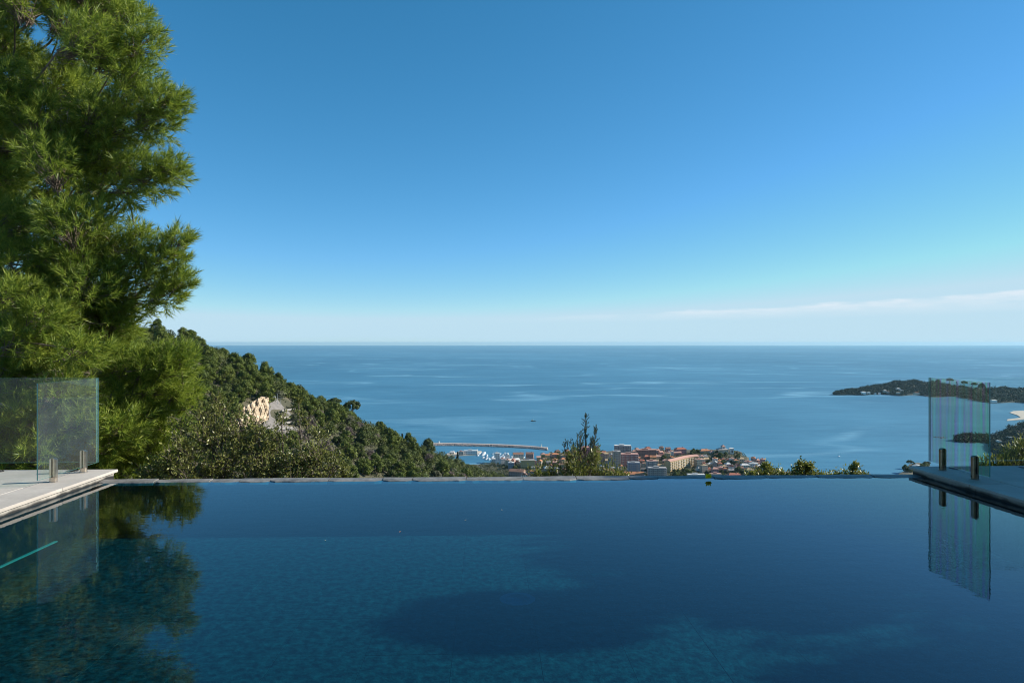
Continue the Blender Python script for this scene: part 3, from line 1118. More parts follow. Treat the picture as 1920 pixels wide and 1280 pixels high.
AB = 'apartment block'
TOWN = [
    ('long brown-roofed house behind the white boats', 963, 982, 848.5, 857, 14, 'beige', 'gable', 'brown', 0.15),
    ('small brown-roofed house right of the long brown-roofed one', 986, 1000, 848, 856, 12, 'rust', 'gable', 'brown', -0.1),
    ('orange-roofed house beside the umbrella pines by the harbour', 1034, 1049, 849, 858, 12, 'pink', 'hip', 'orange', 0.2),
    ('narrow yellow house left of the orange roof by the harbour', 1023, 1031, 851, 861, 10, 'yellow', 'gable', 'orange', 0.0),
    ('long yellow two-storey house below the marina', 977, 1003, 863.5, 877, 13, 'yellow', 'flat', 'grey', 0.1),
    ('blue-white flat-roofed house beside a dark round tree', 953, 964, 868, 878, 10, 'blue grey', 'flat', 'white', 0.0),
    ('pale low boat shed with a long sloping roof', 945, 977, 860, 866, 9, 'white', 'gable', 'white', 0.55),
    ('white block standing among the boats', 928, 937, 850, 863, 9, 'white', 'flat', 'white', 0.2),
    ('tall white gabled boathouse right of the white block', 949, 956, 851, 864, 8, 'white', 'front', 'white', 0.3),
    ('small white dome-topped hut left of the white block', 922, 929, 858, 866, 7, 'white', 'hip', 'white', 0.1),
    ('long brown-tiled house nearest the pool edge on the left', 953, 981, 880, 893, 16, 'pink', 'gable', 'brown', -0.35),
    ('pale pink gabled house end just above the pool edge', 978, 989, 887, 900, 12, 'white', 'front', 'brown', 0.1),
    ('grey-white house half hidden by the bush', 1021, 1036, 874, 887, 11, 'grey', 'hip', 'white', 0.2),
    ('pink house whose roof shows left of the spire tree', 1082, 1096, 847, 858, 12, 'pink', 'hip', 'pink', 0.25),
    ('tall pink house behind the spire tree', 1090, 1108, 836, 856, 13, 'rose', 'hip', 'pink', 0.1),
    ('small pink house at the shore right of the spire tree', 1114, 1122, 838, 848, 9, 'pink', 'flat', 'pink', 0.0),
    ('pink-roofed house right of the spire tree', 1116, 1127, 844, 854, 12, 'pink', 'hip', 'pink', 0.3),
    ('grey-pink apartment house behind the green bush', 1118, 1133, 850, 866, 14, 'pink', 'flat', 'pink', 0.1),
    ('beige house beside the dark trees by the shore', 1132, 1142, 848, 861, 10, 'beige', 'hip', 'sand', 0.15),
    ('dark blue-grey slab left of the pale tower', 1141, 1148, 861, 877, 9, 'blue grey', 'flat', 'grey', 0.0),
    ('cream house low behind the green bush', 1098, 1110, 864, 876, 10, 'cream', 'gable', 'orange', -0.2),
    ('small red-roofed house inside the bush right of the spire tree', 1112, 1121, 856, 864, 9, 'cream', 'hip', 'red', 0.1),
    ('low white flat house beneath the dark blue-grey slab', 1146, 1153, 877, 885, 9, 'white', 'flat', 'white', 0.0),
    ('orange-roofed villa left of the grey pink tall block', 1052, 1066, 858, 868, 11, 'beige', 'hip', 'orange', 0.3),
    ('beige villa below the orange-roofed villa', 1046, 1060, 868, 880, 11, 'beige', 'hip', 'pink', -0.1),
    ('rust-coloured block with a tiny white end along the beach street', 1194, 1231, 844, 858, 13, 'rust', 'flat', 'pink', 0.06),
    ('dark red roofed house left of the orange roof beside the street', 1208, 1220, 853, 863, 12, 'rust', 'hip', 'red', 0.2),
    ('bright orange-roofed house beside the dark street', 1219, 1230, 854, 864, 12, 'ochre', 'gable', 'orange', -0.15),
    ('pale pink-roofed house behind the bright orange roof', 1228, 1242, 853, 862, 12, 'cream', 'hip', 'pink', 0.1),
    ('orange-walled house with a sand roof beside the curved block', 1232, 1246, 870, 881, 12, 'ochre', 'gable', 'sand', -0.2),
    ('red-roofed house at the sea behind the curved block', 1268, 1288, 839, 852, 13, 'rose', 'hip', 'red', 0.2),
    ('low pink-roofed row behind the curved block', 1254, 1278, 846, 853, 11, 'rose', 'gable', 'pink', 0.1),
    ('orange-red roofed villa among the dark headland trees', 1313, 1333, 842, 853, 13, 'cream', 'hip', 'orange', 0.2),
    ('beige house right of the orange-red headland villa', 1332, 1342, 845, 856, 10, 'cream', 'hip', 'pink', 0.1),
    ('white house with a red door front below the headland trees', 1300, 1312, 857, 868, 10, 'cream', 'flat', 'white', 0.2),
    ('cream house right of the white house below the headland trees', 1311, 1322, 859, 868, 10, 'cream', 'hip', 'sand', -0.1),
    ('beige house with a bright white end above the yellow leaf', 1316, 1328, 873, 886, 10, 'beige', 'flat', 'sand', 0.3),
    ('pink house right of the beige one above the yellow leaf', 1336, 1348, 876, 888, 10, 'rose', 'hip', 'pink', 0.1),
    ('pale green-roofed hut in the middle of the headland garden', 1328, 1339, 867, 874, 9, 'cream', 'hip', 'white', 0.0),
    ('white house beside the round dark garden tree', 1362, 1371, 867, 877, 9, 'white', 'hip', 'white', 0.2),
    ('small white house under the sea wall', 1370, 1378, 860, 868, 8, 'white', 'flat', 'pink', 0.2),
    ('pale green-white villa on the low shore', 1390, 1406, 869, 878, 10, 'pale green', 'hip', 'white', 0.1),
    ('pink flat house on the low shore behind the green-white villa', 1398, 1412, 866, 872, 9, 'pink', 'flat', 'pink', 0.1),
    ('long white house at the low shore', 1407, 1422, 869, 877, 9, 'white', 'flat', 'white', 0.1),
    ('white beach house nearest the yellow-green bush', 1420, 1434, 871, 879, 9, 'white', 'hip', 'white', 0.2),
    ('cream house below the long white shore house', 1400, 1414, 878, 888, 9, 'cream', 'hip', 'sand', -0.1),
    ('low white row on the pool edge left of the yellow leaf', 1290, 1322, 890, 897, 9, 'white', 'flat', 'white', 0.0),
    ('low beige row on the pool edge right of the yellow leaf', 1333, 1353, 889, 897, 9, 'beige', 'flat', 'pink', 0.0),
    ('low rose house with red roof on the pool edge', 1366, 1390, 887, 897, 10, 'rose', 'hip', 'red', 0.1),
    ('cream apartment house right of the curved block', 1306, 1322, 862, 876, 11, 'cream', 'flat', 'pink', 0.25),
]
for r in TOWN:
    building(*r)
building('large grey apartment block by the sea with a bright white end', 1152, 1183, 836, 856, 13, 'grey', 'flat', 'white', -0.12, cat=AB, name='apartment_block')
building('pale tower with stacked balconies below the large grey block', 1150, 1164, 847, 878, 14, 'beige', 'flat', 'grey', 0.0, cat=AB, name='apartment_block')
building('broad pink apartment block right of the pale tower', 1164, 1197, 852, 874, 16, 'rose', 'flat', 'pink', -0.05, cat=AB, name='apartment_block')
building('blue-grey apartment block below the broad pink one', 1178, 1200, 868, 889, 14, 'blue grey', 'flat', 'grey', -0.05, cat=AB, name='apartment_block')
building('long red-roofed hall just above the pool edge', 1172, 1208, 885, 897, 15, 'pink', 'gable', 'orange', -0.05, name='hall')
building('grey-pink apartment block right of the dark street', 1214, 1233, 865, 883, 13, 'grey', 'flat', 'pink', 0.05, cat=AB, name='apartment_block')
building('wide grey apartment block with white balconies just above the pool edge', 1216, 1250, 878, 899, 14, 'grey', 'flat', 'grey', -0.06, cat=AB, name='apartment_block')

# the long curved block
path = [(1256.5, 884), (1265, 882), (1274, 879.5), (1283, 877), (1292, 875), (1302, 873.6), (1311, 873)]
pts = [on_z(px, py, SEA + 5) for px, py in path]
t = empty('curved_apartment_block', (float(pts[0][0]), float(pts[0][1]), SEA + 5))
tag(t, 'long curved yellow apartment block with pink roof in the middle of town', AB)
base = np.array([pts[0][0], pts[0][1], SEA + 5])
loc = [np.array(p) - base for p in pts]
H, DP = 19.0, 13.0
back = []
for i, p in enumerate(loc):
    a = loc[max(i - 1, 0)]
    c = loc[min(i + 1, len(loc) - 1)]
    dr = unit((c - a)[None])[0]
    back.append(p + np.array([-dr[1], dr[0], 0]) * DP)
b, rb, wb, bb = MB(), MB(), MB(), MB()
for i in range(len(loc) - 1):
    A, B_, C_, D_ = loc[i], loc[i + 1], back[i + 1], back[i]
    up = np.array([0, 0, H])
    dn = np.array([0, 0, -5.0])
    b.add([A + dn, B_ + dn, C_ + dn, D_ + dn, A + up, B_ + up, C_ + up, D_ + up], [(0, 1, 5, 4), (2, 3, 7, 6), (4, 5, 6, 7)] + ([(3, 0, 4, 7)] if i == 0 else []) + ([(1, 2, 6, 5)] if i == len(loc) - 2 else []))
    nrm = unit((A - D_)[None])[0]
    ra, rb_, rc_, rd_ = A + nrm * 0.7 + up * 1.003, B_ + nrm * 0.7 + up * 1.003, C_ - nrm * 0.7 + up * 1.003, D_ - nrm * 0.7 + up * 1.003
    m1, m2 = (A + D_) / 2 + up + np.array([0, 0, 3.2]), (B_ + C_) / 2 + up + np.array([0, 0, 3.2])
    rb.add([ra, rb_, rc_, rd_, m1, m2], [(0, 1, 5, 4), (2, 3, 4, 5), (3, 2, 1, 0)] + ([(0, 4, 3)] if i == 0 else []) + ([(1, 2, 5)] if i == len(loc) - 2 else []))
    seg = B_ - A
    ln = float(np.linalg.norm(seg))
    sd = seg / ln
    for k in range(6):
        for j in range(max(1, int(ln / 3.6))):
            c = A + sd * ((j + 0.5) * ln / max(1, int(ln / 3.6))) + np.array([0, 0, 1.0 + k * 3.05])
            w0, w1 = c - sd * 0.7 + nrm * 0.05, c + sd * 0.7 + nrm * 0.05
            wb.add([w0, w1, w1 + np.array([0, 0, 1.7]), w0 + np.array([0, 0, 1.7])], [(0, 1, 2, 3)])
            if k and j % 2 == 0:
                q0, q1 = c - sd * 1.6 + np.array([0, 0, -0.5]), c + sd * 1.6 + np.array([0, 0, -0.5])
                o1 = nrm * 0.06
                o2 = nrm * 1.4
                h1 = np.array([0, 0, 0.9])
                bb.add([q0 + o1, q1 + o1, q1 + o2, q0 + o2, q0 + o1 + h1, q1 + o1 + h1, q1 + o2 + h1, q0 + o2 + h1], [(3, 2, 1, 0), (0, 1, 5, 4), (1, 2, 6, 5), (2, 3, 7, 6), (3, 0, 4, 7), (4, 5, 6, 7)])
b.build('wall', mat('wall_curved', (0.46, 0.33, 0.16), (0.57, 0.43, 0.23), 0.9, 0.3), t)
rb.build('roof', roofmat('pink'), t)
o = wb.build('window', M_WIN, t)
o['kind'] = 'stuff'
o = bb.build('balcony', M_PALE, t)
o['kind'] = 'stuff'

# the villa with a tower on the headland
p = at(1358, 848, 1462)
t = empty('tower_villa', p, -YAW + 0.15)
tag(t, 'cream villa with a square tower on the headland tip', 'villa')
b = MB()
b.box(-13, 10, 0, 13, -8, 6)
b.build('wall', wallmat('cream'), t)
b = MB()
b.add([(-14, -1, 6), (11, -1, 6), (11, 14, 6), (-14, 14, 6), (-7, 6.5, 9.5), (4, 6.5, 9.5)], [(0, 1, 5, 4), (1, 2, 5), (2, 3, 4, 5), (3, 0, 4), (3, 2, 1, 0)])
b.build('roof', roofmat('grey'), t)
b = MB()
b.box(-3, 4, 3, 10, 6.05, 12)
tw = b.build('tower', wallmat('white'), t)
b = MB()
b.add([(-4, 2, 12), (5, 2, 12), (5, 11, 12), (-4, 11, 12), (0.5, 6.5, 16)], [(0, 1, 4), (1, 2, 4), (2, 3, 4), (3, 0, 4), (3, 2, 1, 0)])
b.build('tower_roof', roofmat('pink'), tw)
b = MB()
b.box(13, 21, -2, 6, -8, 8.5)
b.box(12.7, 21.3, -2.3, 6.3, 8.503, 9.1)
wg = b.build('wing', wallmat('white'), t)
b = MB()
for x_ in (-10, -6, 6):
    b.box(x_, x_ + 1.3, -0.06, 0.02, 1.5, 4)
b.box(15.5, 18.5, -2.06, -1.98, -1, 5)
b.box(-0.5, 1.5, 2.94, 3.02, 8, 10.5)
o = b.build('window', M_WIN, t)
o['kind'] = 'stuff'
# sea wall below it
A, B_ = on_z(1376, 862, SEA + 2), on_z(1393, 861, SEA + 2)
b = MB()
b.add([A, B_, B_ + np.array([0, 6, 0]), A + np.array([0, 6, 0])] + [v + np.array([0, 0, 4.5]) for v in (A, B_, B_ + np.array([0, 6, 0]), A + np.array([0, 6, 0]))], [(3, 2, 1, 0), (0, 1, 5, 4), (1, 2, 6, 5), (2, 3, 7, 6), (3, 0, 4, 7), (4, 5, 6, 7)])
tag(b.build('sea_wall', M_PALE), 'pale stone sea wall under the headland villa', 'wall')
building('small orange-roofed house beside the stubby cypress on the ridge', 610, 617, 757, 765, 6, 'cream', 'hip', 'orange', 0.2, d=hill_at(613, 764) - 2)

# houses on the far headland and the eastern shore
FARH = [(1614, 1626, 731.5, 737.5, 3330, 'white', 'white', 'long white villa low on the headland shore'),
        (1626, 1633, 733, 737, 3335, 'white', 'white', 'small white annex right of the long white headland villa'),
        (1657, 1664, 729, 734, 3400, 'beige', 'white', 'pale house in the middle of the headland'),
        (1664, 1670, 732, 736, 3380, 'beige', 'pink', 'beige house right of the middle white headland house'),
        (1681, 1690, 725, 731, 3450, 'white', 'white', 'large white villa high on the headland'),
        (1689, 1696, 729.5, 733, 3430, 'white', 'grey', 'pale house just below the large white headland villa'),
        (1682, 1689, 734, 737, 3380, 'beige', 'sand', 'beige house near the headland shore below the white villa'),
        (1714, 1726, 734, 738, 3350, 'cream', 'orange', 'cream house with a tan roof at the headland shore'),
        (1641, 1643.5, 736, 738, 3350, 'white', 'white', 'tiny white hut on the headland shore, leftmost of two'),
        (1649, 1652, 736, 738, 3340, 'white', 'white', 'tiny white hut on the headland shore, rightmost of two'),
        (1629, 1636, 726, 729, 3440, 'grey', 'grey', 'grey house among headland trees above the long white villa'),
        (1597, 1603, 726.5, 730, 3340, 'grey', 'pink', 'grey house near the tip of the headland'),
        (1858, 1872, 747, 753, 3000, 'white', 'white', 'white row of houses on the shore right of the glass panel'),
        (1898, 1906, 766, 770, 2260, 'white', 'white', 'white house by the little quay at the right border'),
        (1906, 1914, 806, 811, 1780, 'beige', 'pink', 'beige house among the trees right of the glass panel'),
        (1874, 1880, 825, 829, 1640, 'white', 'white', 'white house among the lowest trees right of the glass panel'),
        (1893, 1900, 818, 822, 1700, 'white', 'white', 'pale house among the trees above the lowest white one')]
GP = np.concatenate([G1.reshape(-1, 3), G2.reshape(-1, 3)])
GU = GP @ RGT
GD = GP @ FWD
GX, GY = 960 + FPX * GU / GD, HOR + FPX * (EYE - GP[:, 2]) / GD
for x0, x1, yt, yb, d, wc, rc, lab in FARH:
    k = np.argsort((GX - (x0 + x1) / 2) ** 2 + (GY - yb) ** 2)[:6]
    d = float(GD[k].min()) - 16
    yb -= 1.2
    yt = yb - (yb - yt - 1.2) * 0.7
    x0, x1 = x0 + (x1 - x0) * 0.12, x1 - (x1 - x0) * 0.12
    building(lab, x0, x1, yt, yb, 12, wc, 'hip', rc, 0.1, d=d, chim=False)
# the quay of the small harbour at the right border
M_QUAY = mat('quay_stone', (0.40, 0.34, 0.27), (0.55, 0.48, 0.40), 0.9, 0.2)
qz = SEA + 1.6
pts = [on_z(px, py, SEA) for px, py in ((1893, 774), (1900, 771), (1960, 768), (1960, 783), (1888, 789), (1889, 786.5), (1914, 783.5), (1908, 779))]
b = MB()
k = len(pts)
b.add([(p[0], p[1], SEA - 2) for p in pts] + [(p[0], p[1], qz) for p in pts], [tuple(range(2 * k - 1, k - 1, -1))] + [(i, (i + 1) % k, (i + 1) % k + k, i + k) for i in range(k)])
tag(b.build('quay', M_QUAY), 'pale stone quay jutting into the bay at the right border', 'quay')

# ------------------------------------------------------------------ the town's street, trees, harbour
V = [on_z(px, py, SEA + 4.9) for px, py in ((1201, 862), (1208, 862), (1219, 905), (1204, 905))]
V = [(p[0], p[1], gz(p[0], p[1]) + 0.6) for p in V]
tag(link('street', mesh_np('street', V, [[0, 1, 2, 3]], mat('street_asphalt', (0.06, 0.06, 0.06), (0.09, 0.09, 0.09), 0.9, 0.3))), kind='structure')
GT = 'trees between the houses of the coastal town'
for px, py, s, k, lab in (
        (1033, 853, 0.62, 'umbrella', 'left of two umbrella pines above the harbour'), (1043, 853, 0.72, 'umbrella', 'right of two umbrella pines above the harbour'),
        (1242, 851, 0.75, 'umbrella', 'single umbrella pine against the sea above a dark round tree'), (1244, 862, 1.5, 'oak', 'big dark round tree left of the low pink-roofed row'),
        (1124, 848, 0.85, 'oak', 'dark oak by the shore right of the spire tree'), (1131, 849, 0.8, 'oak', 'dark oak by the shore beside the beige house'), (1190, 858, 0.9, 'cypress', 'dark cypress right of the white end of the large grey block'),
        (1279, 887, 1.0, 'cypress', 'dark cypress in front of the curved block'), (1283, 889, 1.05, 'cypress', 'second dark cypress in front of the curved block'),
        (1385, 886, 1.7, 'oak', 'round dark garden tree right of the white house'), (1387, 858, 0.7, 'cypress', 'dark cypress at the outer tip of the headland'),
        (966, 880, 1.15, 'oak', 'dark round tree beside the blue-white house'), (1008, 882, 1.2, 'oak', 'dark tree right of the long yellow house')):
    p = on_z(px, py, SEA + 5)
    plant_tree(k, p[0], p[1], gz(p[0], p[1]) - 0.5, s, lab, None)


def area(px0, px1, py0, py1, n, kinds, smin, smax, where):
    for _ in range(n):
        px, py = random.uniform(px0, px1), random.uniform(py0, py1)
        p = on_z(px, py, SEA + 5)
        k = random.choice(kinds)
        g = gz(p[0], p[1])
        if g < SEA + 1:
            continue
        plant_tree(k, p[0], p[1], g - 0.5, random.uniform(smin, smax), KW.get(k, k) + ' ' + where, GT)


area(1293, 1312, 850, 858, 12, ['oak', 'oak', 'aleppo'], 0.7, 1.0, 'in the dark grove left of the orange-red headland villa')
area(1338, 1386, 853, 872, 34, ['oak', 'aleppo', 'oak', 'olive'], 0.6, 1.0, 'on the wooded slope under the headland tower villa')
area(1308, 1350, 862, 889, 26, ['oak', 'oak', 'olive'], 0.6, 0.9, 'in the gardens above the yellow leaf')
area(1262, 1312, 884, 895, 24, ['oak', 'oak', 'aleppo'], 0.7, 1.0, 'in the park at the foot of the curved block')
area(1350, 1440, 882, 897, 30, ['oak', 'olive', 'oak'], 0.6, 1.0, 'in the gardens between the yellow leaf and the yellow-green bush')
area(990, 1060, 868, 896, 26, ['oak', 'aleppo', 'olive', 'lime'], 0.7, 1.05, 'between the yellow house and the pool edge')
area(935, 985, 866, 880, 12, ['oak', 'olive'], 0.5, 0.8, 'around the blue-white house')
area(1000, 1120, 854, 872, 26, ['oak', 'aleppo', 'olive'], 0.5, 0.8, 'among the houses behind the spire tree')
area(1200, 1216, 862, 895, 16, ['oak'], 0.55, 0.75, 'lining the dark street')
area(1216, 1246, 862, 872, 8, ['oak', 'olive'], 0.5, 0.7, 'between the orange roofs and the grey-pink block')
area(1130, 1150, 866, 896, 10, ['oak', 'lime'], 0.6, 0.9, 'left of the pale tower')
area(1388, 1440, 876, 886, 14, ['oak', 'olive'], 0.45, 0.7, 'among the low shore villas')
area(1694, 1742, 872, 884, 22, ['umbrella', 'oak', 'aleppo'], 0.6, 1.0, 'on the near cape beside the right glass panel')
building('white house among the trees of the near cape by the right deck', 1716, 1728, 873, 880, 9, 'white', 'flat', 'white', 0.1)
building('small cream house on the near cape left of the white one', 1703, 1711, 876, 881, 8, 'cream', 'hip', 'pink', 0.1)
for px, py, s in ((1539, 893, 0.75), (1551, 891, 0.8), (1636, 897, 0.85), (1645, 895.5, 0.95), (1675, 896, 0.8)):
    p = on_z(px, py + 8, SEA + 5)
    plant_tree('palm', p[0], p[1], gz(p[0], p[1]) - 0.3, s, 'small palm by the shore showing just above the pool edge', 'shore palms above the pool edge')
for px, py in ((1655, 902), (1664, 903), (1691, 902), (1703, 903), (1546, 904), (1556, 904)):
    p = on_z(px, py, SEA + 5)
    plant_tree('oak', p[0], p[1], gz(p[0], p[1]) - 0.6, 0.8, 'dark round tree top between the shore palms above the pool edge', 'round trees by the shore palms')
# the many small houses between the named ones
FW = ['cream', 'pink', 'beige', 'white', 'grey', 'rose', 'yellow', 'beige', 'cream']
FR = ['orange', 'pink', 'brown', 'red', 'grey', 'sand', 'orange', 'pink']
taken = [((r[1] + r[2]) / 2, r[4]) for r in TOWN]
nf = 0
for where, x0, x1, y0, y1, n in (('behind the spire tree', 1004, 1132, 851, 872, 26), ('between the yellow house and the pool edge', 992, 1090, 872, 890, 14), ('around the pale tower', 1128, 1170, 858, 892, 10), ('behind the dark street', 1196, 1262, 853, 870, 16), ('left of the curved block', 1205, 1252, 866, 884, 8), ('right of the curved block', 1306, 1352, 858, 886, 18), ('on the low shore', 1350, 1432, 866, 886, 20), ('along the marina front', 938, 1010, 862, 876, 14), ('along the beach behind the dark street', 1186, 1260, 847, 853, 8)):
    for _ in range(n):
        for _t in range(12):
            px, yb = random.uniform(x0, x1), random.uniform(y0, y1)
            if all(abs(px - a_) > 6.5 or abs(yb - b_) > 5 for a_, b_ in taken):
                break
        else:
            continue
        g_ = on_z(px, yb, SEA + 5)
        if gz(g_[0], g_[1]) < SEA + 2.5:
            continue
        taken.append((px, yb))
        w_ = random.uniform(6.5, 11)
        wc_, rc_ = random.choice(FW), random.choice(FR)
        ht = random.uniform(6, 11)
        o = building('%s house with %s roof %s' % (wc_, rc_, where), px - w_ / 2, px + w_ / 2, yb - ht, yb, random.uniform(8, 12), wc_, random.choice(['hip', 'hip', 'gable', 'flat', 'front']), rc_, random.uniform(-.35, .35))
        o['group'] = 'small houses of the coastal town'
        nf += 1
print('filler houses', nf)
# low garden green over the plain
n = 9000
px_, py_ = 900 + 560 * rng.random(n), 850 + 52 * rng.random(n)
d_ = (EYE - SEA - 5) * FPX / (py_ - HOR)
u_ = (px_ - 960) / FPX * d_
x_, y_ = ud(u_, d_)
z_ = ground(u_, d_)
sel = (z_ > SEA + 2.5) & ~((px_ > 1199) & (px_ < 1220))
P = np.stack([x_, y_, z_], 1)[sel]
per = 6
q, dq = ball(len(P) * per, 0.4)
q[:, 2] = np.abs(q[:, 2])
C = np.repeat(P, per, 0) + q * np.repeat(1.5 + 1.8 * rng.random((len(P), 1)), per, 0)
V, F = leaves(C, dq + np.array([0, 0, 0.4]), 1.6, 1.2)
tag(link('garden_greenery', mesh_np('garden_greenery', V, F, M_MAQ)), kind='stuff')
# umbrella pines along the headland neck, seen through the right panel
for px, py, d, s, k, lab in ((1785, 743, 3050, 2.3, 'umbrella', 'large umbrella pine on the headland neck, leftmost seen through glass'), (1812, 741, 3050, 2.0, 'umbrella', 'middle umbrella pine on the headland neck seen through glass'),
                             (1829, 741, 3050, 1.9, 'umbrella', 'rightmost umbrella pine on the headland neck seen through glass'), (1798, 741, 3050, 1.7, 'cypress', 'slim cypress between the umbrella pines of the headland neck'),
                             (1762, 744, 3080, 2.4, 'oak', 'broad dark tree on the headland neck by the glass panel edge'), (1839, 745, 3000, 2.8, 'oak', 'broad dark tree right of the umbrella pines on the headland neck')):
    near = np.nonzero(np.abs(G1.reshape(-1, 3) @ RGT / (G1.reshape(-1, 3) @ FWD) * FPX + 960 - px) < 6)[0]
    gq = GP[near[np.argmin(GY[near])]]
    plant_tree(k, gq[0], gq[1], gq[2] + 2, s * 1.25, lab, None)

# breakwater: a mound of rubble with a wall along it
M_ROCK = mat('breakwater_rock', (0.20, 0.17, 0.16), (0.42, 0.37, 0.34), 0.95, 0.3)
M_MOLE = mat('mole_concrete', (0.42, 0.35, 0.31), (0.54, 0.47, 0.42), 0.9, 0.2)
bw = [(812, 834.6), (824, 834.4), (850, 834.6), (880, 835.2), (920, 836.2), (960, 837.8), (990, 839.6), (1010, 841.4), (1026, 842.8)]
cen = [on_z(px, py, SEA) for px, py in bw]
e0 = np.array(cen[0])
t = empty('breakwater', e0)
tag(t, 'long curved rubble breakwater with a low wall closing the harbour', 'breakwater')
b = MB()
for i in range(len(cen) - 1):
    A, B_ = np.array(cen[i]) - e0, np.array(cen[i + 1]) - e0
    nrm = unit(np.array([[-(B_ - A)[1], (B_ - A)[0], 0]]))[0]
    b.add([A - nrm * 4 + [0, 0, -2], B_ - nrm * 4 + [0, 0, -2], B_ + nrm * 5 + [0, 0, -2], A + nrm * 5 + [0, 0, -2], A - nrm * 2 + [0, 0, 4.6], B_ - nrm * 2 + [0, 0, 4.6], B_ + nrm * 3 + [0, 0, 5.6], A + nrm * 3 + [0, 0, 5.6]], [(0, 1, 5, 4), (1, 2, 6, 5), (2, 3, 7, 6), (3, 0, 4, 7), (4, 5, 6, 7)])
b.build('sea_wall', M_MOLE, t)
cc = np.array(cen) - e0
tt = rng.random(1500) * (len(cen) - 1.001)
k = tt.astype(int)
fr = (tt - k)[:, None]
C = cc[k] * (1 - fr) + cc[k + 1] * fr
lat = rng.random((1500, 1))
C = C + np.array([0, -1.0, 0]) * (3 + lat * 6) + np.concatenate([np.zeros((1500, 2)), 3.6 * (1 - lat)], 1)
V, F = [], []
oct_ = np.array([(1, 0, 0), (0, 1, 0), (-1, 0, 0), (0, -1, 0), (0, 0, 1), (0, 0, -1)], float)
of = np.array([(0, 1, 4), (1, 2, 4), (2, 3, 4), (3, 0, 4), (1, 0, 5), (2, 1, 5), (3, 2, 5), (0, 3, 5)])
s = 0.9 + 1.1 * rng.random((1500, 1, 1))
VV = C[:, None] + oct_[None] * s * (0.7 + 0.6 * rng.random((1500, 6, 1))) + rng.normal(0, 0.2, (1500, 6, 3))
FF = (of[None] + (np.arange(1500) * 6)[:, None, None]).reshape(-1, 3)
o = link('rubble', mesh_np('rubble', VV.reshape(-1, 3), FF, M_ROCK), t)
o['kind'] = 'stuff'
for px, py, lab in ((823, 834.0, 'white harbour light at the left end of the breakwater'), (1015, 841.2, 'white harbour light at the right end of the breakwater')):
    p = on_z(px, py, SEA)
    e = empty('harbour_light', (p[0], p[1], SEA + 4.6))
    b = MB()
    b.lathe([(2.2, 0), (1.6, 1.0), (1.1, 4.5)], 10)
    b.build('tower', wallmat('white'), e)
    b = MB()
    b.lathe([(1.4, 4.5), (1.4, 4.8), (0.7, 4.82), (0.7, 6.0), (0.2, 6.6)], 10)
    b.build('lantern', mat('lantern_green', (0.5, 0.55, 0.5), None, 0.5), e)
    tag(e, lab, 'harbour light')
# inner jetty
A = [on_z(px, py, SEA) for px, py in ((838, 850), (902, 846), (904, 848), (896, 850.5), (896, 853), (838, 856))]
b = MB()
k = len(A)
b.add([(p[0], p[1], SEA - 2) for p in A] + [(p[0], p[1], SEA + 1.4) for p in A], [tuple(range(2 * k - 1, k - 1, -1))] + [((i + 1) % k, i, i + k, (i + 1) % k + k) for i in range(k)])
tag(b.build('jetty', M_QUAY), 'inner harbour jetty carrying long white sheds', 'jetty')
building('long white shed on the inner jetty', 870, 895, 845.5, 852, 10, 'white', 'flat', 'white', 0.08, e=1.5)
building('small white hut left of the cypress on the jetty', 843, 852, 845.5, 850, 8, 'white', 'hip', 'white', 0.0, e=1.5)
building('pale shed between the cypress and the long white jetty shed', 860, 869, 847, 853, 8, 'beige', 'flat', 'pink', 0.05, e=1.5)
p = on_z(895, 848, SEA)
e = empty('jetty_beacon', (p[0], p[1], SEA + 1.4))
b = MB()
b.lathe([(1.5, 0), (1.1, 4.5)], 10)
b.build('column', wallmat('white'), e)
b = MB()
b.lathe([(1.6, 4.5), (1.5, 4.9), (0.9, 5.6), (0.2, 6.2)], 10)
b.build('lantern', wallmat('white'), e)
tag(e, 'white beacon at the end of the inner jetty', 'beacon')

# boats
M_HULL = mat('white_hull', (0.75, 0.75, 0.74), None, 0.35)
M_NAVY = mat('navy_canvas', (0.05, 0.08, 0.14), None, 0.8)
M_MAST = mat('mast_alloy', (0.6, 0.6, 0.6), None, 0.4)


def hull(b, L_, W, H_, m=0):
    prof = [(-0.5, 0.75), (-0.3, 1.0), (0.1, 1.0), (0.35, 0.65), (0.5, 0.02)]
    vs = []
    for x_, w_ in prof:
        vs += [(x_ * L_, -w_ * W / 2, H_), (x_ * L_ * 0.92, -w_ * W * 0.36, -0.4), (x_ * L_ * 0.92, w_ * W * 0.36, -0.4), (x_ * L_, w_ * W / 2, H_)]
    fs = []
    for i in range(len(prof) - 1):
        a = 4 * i
        fs += [(a, a + 1, a + 5, a + 4), (a + 1, a + 2, a + 6, a + 5), (a + 2, a + 3, a + 7, a + 6), (a + 3, a, a + 4, a + 7)]
    fs += [(3, 2, 1, 0), (16, 17, 18, 19)]
    b.add(vs, fs, m)


